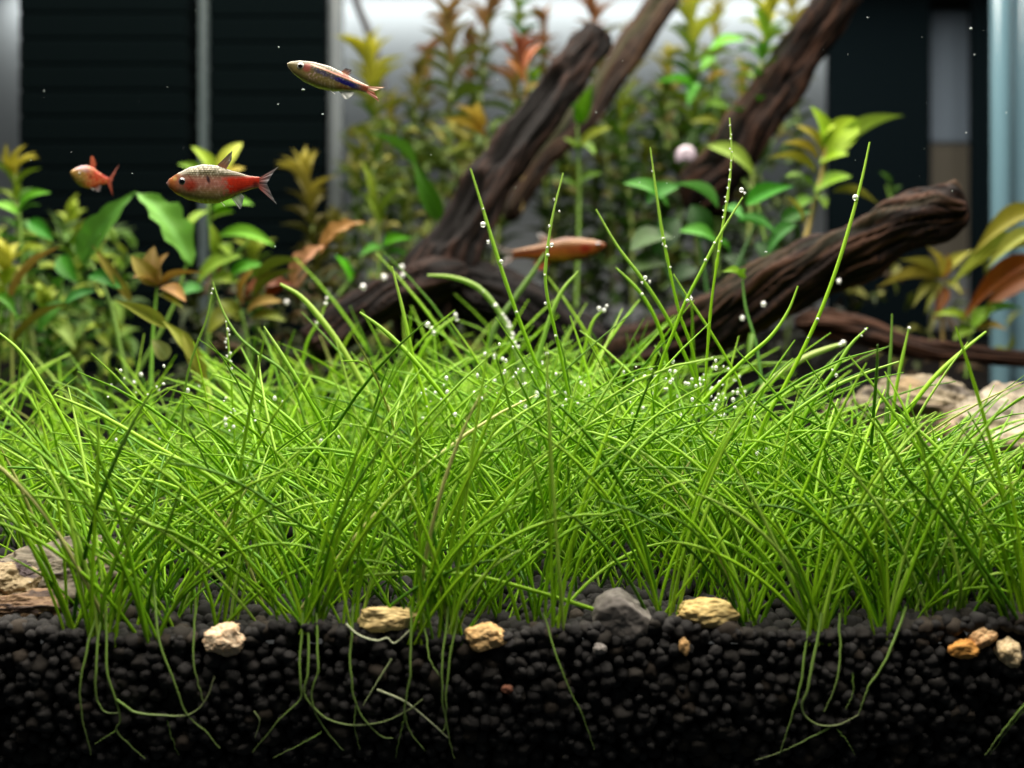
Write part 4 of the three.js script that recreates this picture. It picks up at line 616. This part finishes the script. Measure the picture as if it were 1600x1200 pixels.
function fish(label, d, head, tail, o) {
  const a = P(head[0], head[1], d), b = P(tail[0], tail[1], d), L = o.length ?? a.distanceTo(b), root = thing('fish', label, 'fish', a);
  const nl = 64, nr = 36, pos = [], uv = [], idx = [];
  for (let i = 0; i <= nl; i++) {
    const x = 0.83 * Math.pow(i / nl, 1.25), yt = interp(o.top, x), yb = interp(o.bot, x), cy = (yt + yb) / 2, hh = Math.max(0.002, (yt - yb) / 2), hw = interp(o.wid, x);
    for (let j = 0; j <= nr; j++) { const th = j / nr * 6.28319, s = Math.sin(th), c = Math.cos(th), yy = cy + hh * Math.sign(s) * Math.pow(Math.abs(s), 0.92); pos.push(x, yy, hw * Math.sign(c) * Math.pow(Math.abs(c), 0.85)); uv.push(x, yy * 2 + 0.5); }
  }
  for (let i = 0; i < nl; i++) for (let j = 0; j < nr; j++) { const A = i * (nr + 1) + j; idx.push(A, A + 1, A + nr + 1, A + 1, A + nr + 2, A + nr + 1); }
  const g = new THREE.BufferGeometry(); g.setAttribute('position', new THREE.Float32BufferAttribute(pos, 3)); g.setAttribute('uv', new THREE.Float32BufferAttribute(uv, 2)); g.setIndex(idx); g.computeVertexNormals();
  { const nn = g.attributes.normal; for (let i = 0; i <= nl; i++) { const A = i * (nr + 1), B = A + nr, v = V(nn.getX(A) + nn.getX(B), nn.getY(A) + nn.getY(B), nn.getZ(A) + nn.getZ(B)).normalize(); nn.setXYZ(A, v.x, v.y, v.z); nn.setXYZ(B, v.x, v.y, v.z); } }
  const inner = root;
  const put = (name, geo, mat, par = inner) => mesh(name, geo, mat, par);
  put('body', g, new THREE.MeshPhysicalMaterial({ map: o.map, bumpMap: fishBump, bumpScale: 0.000018, roughness: 0.27, metalness: 0.3, specularIntensity: 0.8, transmission: 0.2, thickness: 0, side: THREE.DoubleSide }));
  const er = o.eye[2] * 1.0;
  for (const s of [1, -1]) {
    const e = put('eye', new THREE.SphereGeometry(er, 24, 16), new THREE.MeshPhysicalMaterial({ color: new THREE.Color(o.iris), roughness: 0.2, clearcoat: 1 })); e.position.set(o.eye[0], o.eye[1], s * (interp(o.wid, o.eye[0]) * 0.86)); e.scale.z = 0.5;
    const p = mesh('pupil', new THREE.SphereGeometry(er * 0.64, 20, 14), new THREE.MeshPhysicalMaterial({ color: 0x050506, roughness: 0.1, clearcoat: 1 }), e); p.position.z = s * er * 0.62;
  }
  for (const [n, A, B, rays, c0, c1, z, ry] of o.fins) { const f = put(n, finGeo([A, B], rays, c0, c1), finMat); f.position.z = z ?? 0; if (ry) f.rotation.y = ry; }
  root.scale.setScalar(L); const ang = Math.atan2(b.y - a.y, b.x - a.x);
  root.rotation.set(0, o.yaw ?? 0, ang, 'ZYX'); if (o.flip) { root.rotation.set(0, Math.PI + (o.yaw ?? 0), -Math.atan2(b.y - a.y, a.x - b.x) * -1 * -1, 'YZX'); }
  return root;
}
const grain = (u, y, s) => N3(u * s, y * s, 2.2);
const scaleP = (u, y) => { const r = Math.round((y + 0.25) / 0.021), sx = (u / 0.024 + (r % 2) * 0.5), fx = sx - Math.floor(sx), fy = (y + 0.25) / 0.021 - r; return clamp(1 - Math.hypot((fx - 0.5) * 1.5, fy * 1.7)); };
const tailFin = (c0, c1, up = 0.16, dn = -0.2) => [['tail_fin', [[0.80, 0.012], [0.815, 0.03], [0.82, 0.045]], [[0.9, 0.0], [0.96, up * 0.7], [1.0, up]], 7, c0, c1], ['tail_fin', [[0.80, 0.0], [0.815, -0.02], [0.82, -0.04]], [[0.9, -0.005], [0.96, dn * 0.7], [0.995, dn]], 7, c0, c1]];
const shapeA = { top: [[0, -0.01], [0.03, 0.03], [0.12, 0.088], [0.22, 0.138], [0.33, 0.162], [0.44, 0.155], [0.6, 0.105], [0.75, 0.064], [0.83, 0.058]], bot: [[0, -0.02], [0.03, -0.06], [0.1, -0.115], [0.2, -0.162], [0.33, -0.19], [0.46, -0.186], [0.56, -0.145], [0.68, -0.082], [0.8, -0.043], [0.83, -0.043]], wid: [[0, 0.012], [0.05, 0.045], [0.15, 0.078], [0.3, 0.088], [0.5, 0.066], [0.7, 0.03], [0.83, 0.012]] };
const shapeB = { top: [[0, 0.0], [0.03, 0.028], [0.12, 0.066], [0.25, 0.092], [0.4, 0.1], [0.55, 0.082], [0.7, 0.052], [0.83, 0.036]], bot: [[0, -0.01], [0.03, -0.045], [0.1, -0.085], [0.22, -0.125], [0.36, -0.14], [0.5, -0.128], [0.62, -0.082], [0.74, -0.048], [0.83, -0.034]], wid: [[0, 0.01], [0.05, 0.036], [0.15, 0.06], [0.3, 0.068], [0.5, 0.055], [0.7, 0.026], [0.83, 0.011]] };
const shapeC = { top: [[0, 0.0], [0.03, 0.03], [0.12, 0.07], [0.25, 0.108], [0.36, 0.122], [0.5, 0.1], [0.66, 0.07], [0.83, 0.05]], bot: [[0, -0.01], [0.03, -0.045], [0.1, -0.09], [0.22, -0.125], [0.38, -0.135], [0.5, -0.115], [0.62, -0.075], [0.74, -0.045], [0.83, -0.034]], wid: [[0, 0.01], [0.05, 0.036], [0.15, 0.06], [0.3, 0.072], [0.5, 0.055], [0.7, 0.026], [0.83, 0.011]] };
const K = { red: hex('#c8341c'), orange: hex('#cc7a34'), olive: hex('#504c2e'), silver: hex('#c2bc9c'), belly: hex('#a89a5e'), grey: hex('#2c2a30'), pink: hex('#c88a76') };
const mapA = fishTexture((u, y) => {
  let c = mixc(K.belly, K.pink, sst(-0.14, -0.02, y)); const sc = scaleP(u, y), n = grain(u, y, 40);
  c = mixc(c, K.olive, sst(0.0, 0.07, y)); c = mixc(c, K.grey, sst(0.11, 0.16, y) * 0.8);  // olive back, painted darker toward the top against the overhead light
  c = mixc(c, hex('#d8d4ae'), sc * (0.5 + n * 0.5) * sst(0.0, 0.05, y) * sst(0.15, 0.25, u) * sst(0.6, 0.4, u) * 0.9); c = mixc(c, [c[0] * 0.55, c[1] * 0.5, c[2] * 0.45], (1 - sc) * 0.2 * sst(0.14, 0.2, u));
  const wedgeTop = 0.034 + (u - 0.5) * 0.05, wedgeBot = -0.14 + (u - 0.52) * 0.42;
  c = mixc(c, K.red, sst(0.47, 0.6, u + n * 0.08 + y * 0.3) * sst(wedgeTop + 0.022, wedgeTop - 0.016, y + n * 0.01) * sst(wedgeBot - 0.02, wedgeBot + 0.03, y));
  c = mixc(c, hex('#5a1c14'), 0.8 * sst(0.045, 0.01, Math.hypot(u - 0.8, (y + 0.012))));
  c = mixc(c, hex('#8a3a26'), 0.5 * sst(0.012, 0.003, Math.abs(Math.hypot((u - 0.17) * 0.9, y + 0.02) - 0.075)) * sst(0.2, 0.22, u)); c = mixc(c, hex('#d8d6d0'), clamp(n * 1.6 - 0.1) * sst(0.22, 0.3, u) * sst(0.58, 0.48, u) * 0.26);
  c = mixc(c, K.orange, sst(0.17, 0.06, u) * sst(0.1, 0.03, y) * 0.9); c = mixc(c, hex('#b83a20'), sst(0.075, 0.02, Math.hypot((u - 0.235) * 0.8, y + 0.045)) * 0.85);
  c = mixc(c, hex('#9a9aa6'), sst(0.05, 0.0, u) * 0.7); c = mixc(c, hex('#f0c878'), sst(0.03, 0.005, Math.hypot(u - 0.09, y - 0.02)) * 0.8);
  c = mixc(c, hex('#2c2430'), sst(0.028, 0.008, Math.hypot((u - 0.395) * 1.2 + y * 0.35, y * 0.55 - 0.008)) * 0.9);
  const k = 1 + n * 0.25; return [c[0] * k, c[1] * k, c[2] * k];
});
const clr = { red: [0.4, 0.05, 0.02], dim: [0.12, 0.13, 0.14], rust: [0.22, 0.07, 0.035], glass: [0.5, 0.52, 0.48] };
fish('striped silver fish with a red rear wedge and orange head, largest of the fish', 0.243, [260, 284], [435, 287], { ...shapeA, map: mapA, eye: [0.163, -0.006, 0.037], iris: '#44474c', fins: [...tailFin(clr.red, clr.dim, 0.15, -0.19),
  ['dorsal_fin', [[0.44, 0.145], [0.48, 0.135], [0.53, 0.12]], [[0.55, 0.255], [0.585, 0.285], [0.58, 0.2]], 6, clr.rust, clr.dim], ['pelvic_fin', [[0.49, -0.175], [0.5, -0.172]], [[0.53, -0.215], [0.535, -0.21]], 2, clr.glass, clr.glass, 0.02], ['anal_fin', [[0.58, -0.135], [0.6, -0.12], [0.66, -0.085]], [[0.66, -0.235], [0.675, -0.225], [0.7, -0.12]], 5, clr.glass, clr.dim]] });
const mapB = fishTexture((u, y) => {
  let c = mixc(hex('#948850'), hex('#4c482c'), sst(-0.08, 0.06, y)); const n = grain(u, y, 50);
  const line = 0.052 - (u - 0.25) * 0.055; c = mixc(c, hex('#575238'), sst(line, line + 0.03, y));
  const under = line - 0.042; c = mixc(c, hex('#1c1c6e'), sst(0.42, 0.54, u + n * 0.06) * sst(0.84, 0.66, u) * sst(0.034, 0.012, Math.abs(y - under - n * 0.01)));
  c = mixc(c, hex('#3c3c62'), sst(0.25, 0.33, u) * sst(0.5, 0.4, u) * sst(0.03, 0.01, Math.abs(y - under + n * 0.02)) * 0.8);
  c = mixc(c, hex('#f0b8a0'), sst(0.2, 0.3, u) * sst(0.012, 0.005, Math.abs(y - line))); c = mixc(c, hex('#a8584a'), sst(0.45, 0.6, u) * sst(0.014, 0.008, Math.abs(y - line - 0.02)) * 0.7);
  c = mixc(c, hex('#a04a44'), sst(0.06, 0.02, Math.hypot(u - 0.21, y - 0.005)) * 0.8); c = mixc(c, hex('#c8a0a0'), clamp(n * 2) * sst(0.2, 0.26, u) * sst(0.4, 0.3, u) * sst(0, -0.03, y) * 0.6);
  c = mixc(c, hex('#b06a44'), sst(0.5, 0.62, u) * sst(under - 0.02, under - 0.05, y) * 0.7); c = mixc(c, hex('#a04424'), sst(0.72, 0.83, u) * 0.85); c = mixc(c, hex('#e6dcc0'), sst(0.012, 0.0, interp(shapeB.top, u) - y) * 0.9 + sst(0.014, 0.0, y - interp(shapeB.bot, u)) * 0.8);
  c = mixc(c, hex('#d4d0c4'), clamp(n * 1.6 - 0.1) * sst(0.2, 0.3, u) * 0.22); const k = 1 + n * 0.2; return [c[0] * k, c[1] * k, c[2] * k];
});
fish('slender olive fish with a blue side stripe and white ringed eye, highest in the water', 0.25, [449, 99], [600, 148], { ...shapeB, map: mapB, eye: [0.145, 0.005, 0.036], iris: '#7c7e76', fins: [['tail_fin', [[0.80, 0.012], [0.81, 0.02], [0.82, 0.03]], [[0.9, 0.0], [0.96, 0.05], [0.99, 0.075]], 4, [0.5, 0.14, 0.07], [0.6, 0.4, 0.25]], ['tail_fin', [[0.80, 0.0], [0.81, -0.015], [0.82, -0.03]], [[0.9, -0.005], [0.95, -0.05], [0.975, -0.08]], 4, [0.5, 0.12, 0.06], [0.45, 0.16, 0.1]],
  ['dorsal_fin', [[0.53, 0.085], [0.57, 0.075], [0.6, 0.068]], [[0.56, 0.13], [0.62, 0.135], [0.63, 0.1]], 5, [0.5, 0.18, 0.1], clr.dim], ['pelvic_fin', [[0.47, -0.125], [0.49, -0.122]], [[0.54, -0.15], [0.55, -0.145]], 2, clr.glass, clr.glass, 0.02], ['anal_fin', [[0.56, -0.1], [0.6, -0.09], [0.68, -0.06]], [[0.64, -0.16], [0.68, -0.15], [0.72, -0.075]], 4, clr.glass, clr.glass]] });
const mapC = fishTexture((u, y) => {
  let c = mixc(hex('#b8602c'), hex('#a87a40'), sst(-0.02, 0.06, y)); const n = grain(u, y, 40); c = mixc(c, hex('#8a5a3c'), sst(0.04, 0.09, y)); c = mixc(c, hex('#c87a2c'), sst(0.3, 0.4, u) * sst(0.6, 0.5, u) * sst(0.02, -0.04, y));
  c = mixc(c, hex('#6a3020'), sst(0.014, 0.004, Math.abs(y - 0.012)) * sst(0.45, 0.6, u)); c = mixc(c, hex('#b03018'), sst(0.07, 0.02, Math.hypot(u - 0.19, y + 0.03)) * 0.9); c = mixc(c, hex('#c09a5c'), sst(-0.07, -0.12, y) * 0.6);
  const k = 0.5 + n * 0.2; return [c[0] * k, c[1] * k, c[2] * k];
});
fish('blurred orange fish facing right in front of the dark driftwood shade', 0.335, [947, 382], [772, 362], { top: shapeC.top.map(([a, b]) => [a, b * 0.86]), bot: shapeC.bot.map(([a, b]) => [a, b * 0.9]), wid: shapeC.wid, map: mapC, flip: true, eye: [0.075, 0.0, 0.028], iris: '#5a2a1a', fins: [...tailFin([0.2, 0.12, 0.1], [0.16, 0.14, 0.14], 0.12, -0.13), ['dorsal_fin', [[0.46, 0.1], [0.5, 0.095], [0.55, 0.085]], [[0.55, 0.17], [0.6, 0.17], [0.6, 0.11]], 5, [0.4, 0.2, 0.12], clr.dim], ['anal_fin', [[0.5, -0.1], [0.55, -0.085], [0.64, -0.06]], [[0.58, -0.16], [0.62, -0.155], [0.66, -0.09]], 5, [0.5, 0.08, 0.03], [0.5, 0.1, 0.05]]] });
const mapD = fishTexture((u, y) => {
  let c = mixc(hex('#a8843e'), hex('#c05a38'), sst(0.2, 0.4, u)); const n = grain(u, y, 30); c = mixc(c, hex('#8a6a86'), sst(0.02, 0.1, y) * sst(0.45, 0.2, u) * 0.8); c = mixc(c, hex('#7a6230'), sst(-0.05, -0.12, y) * 0.5 * sst(0.4, 0.2, u)); c = mixc(c, hex('#d0402c'), sst(0.4, 0.55, u) * 0.8); c = mixc(c, hex('#c8b070'), sst(0.1, 0.35, n) * 0.6);
  c = mixc(c, hex('#2c2018'), sst(0.03, 0.01, Math.hypot(u - 0.4, y * 0.6)) * 0.8); return c;
});
fish('smallest fish, red orange, turning toward the viewer before the wider ribbed box', 0.285, [110, 268], [186, 282], { top: shapeA.top.map(([a, b]) => [a, b * 1.32]), bot: shapeA.bot.map(([a, b]) => [a, b * 1.32]), wid: shapeA.wid, map: mapD, length: 0.0114, yaw: 0.8, eye: [0.16, 0.0, 0.034], iris: '#8a7a5a', fins: [...tailFin(clr.red, [0.3, 0.06, 0.03], 0.4, -0.28), ['dorsal_fin', [[0.38, 0.2], [0.43, 0.19], [0.5, 0.17]], [[0.36, 0.42], [0.42, 0.42], [0.5, 0.28]], 6, clr.red, [0.6, 0.14, 0.07]], ['anal_fin', [[0.5, -0.165], [0.56, -0.14], [0.64, -0.1]], [[0.62, -0.26], [0.68, -0.25], [0.7, -0.13]], 5, clr.red, clr.dim], ['pelvic_fin', [[0.42, -0.185], [0.45, -0.18]], [[0.52, -0.26], [0.55, -0.24]], 3, clr.red, clr.glass, 0.03]] });

renderer.render(scene, camera);
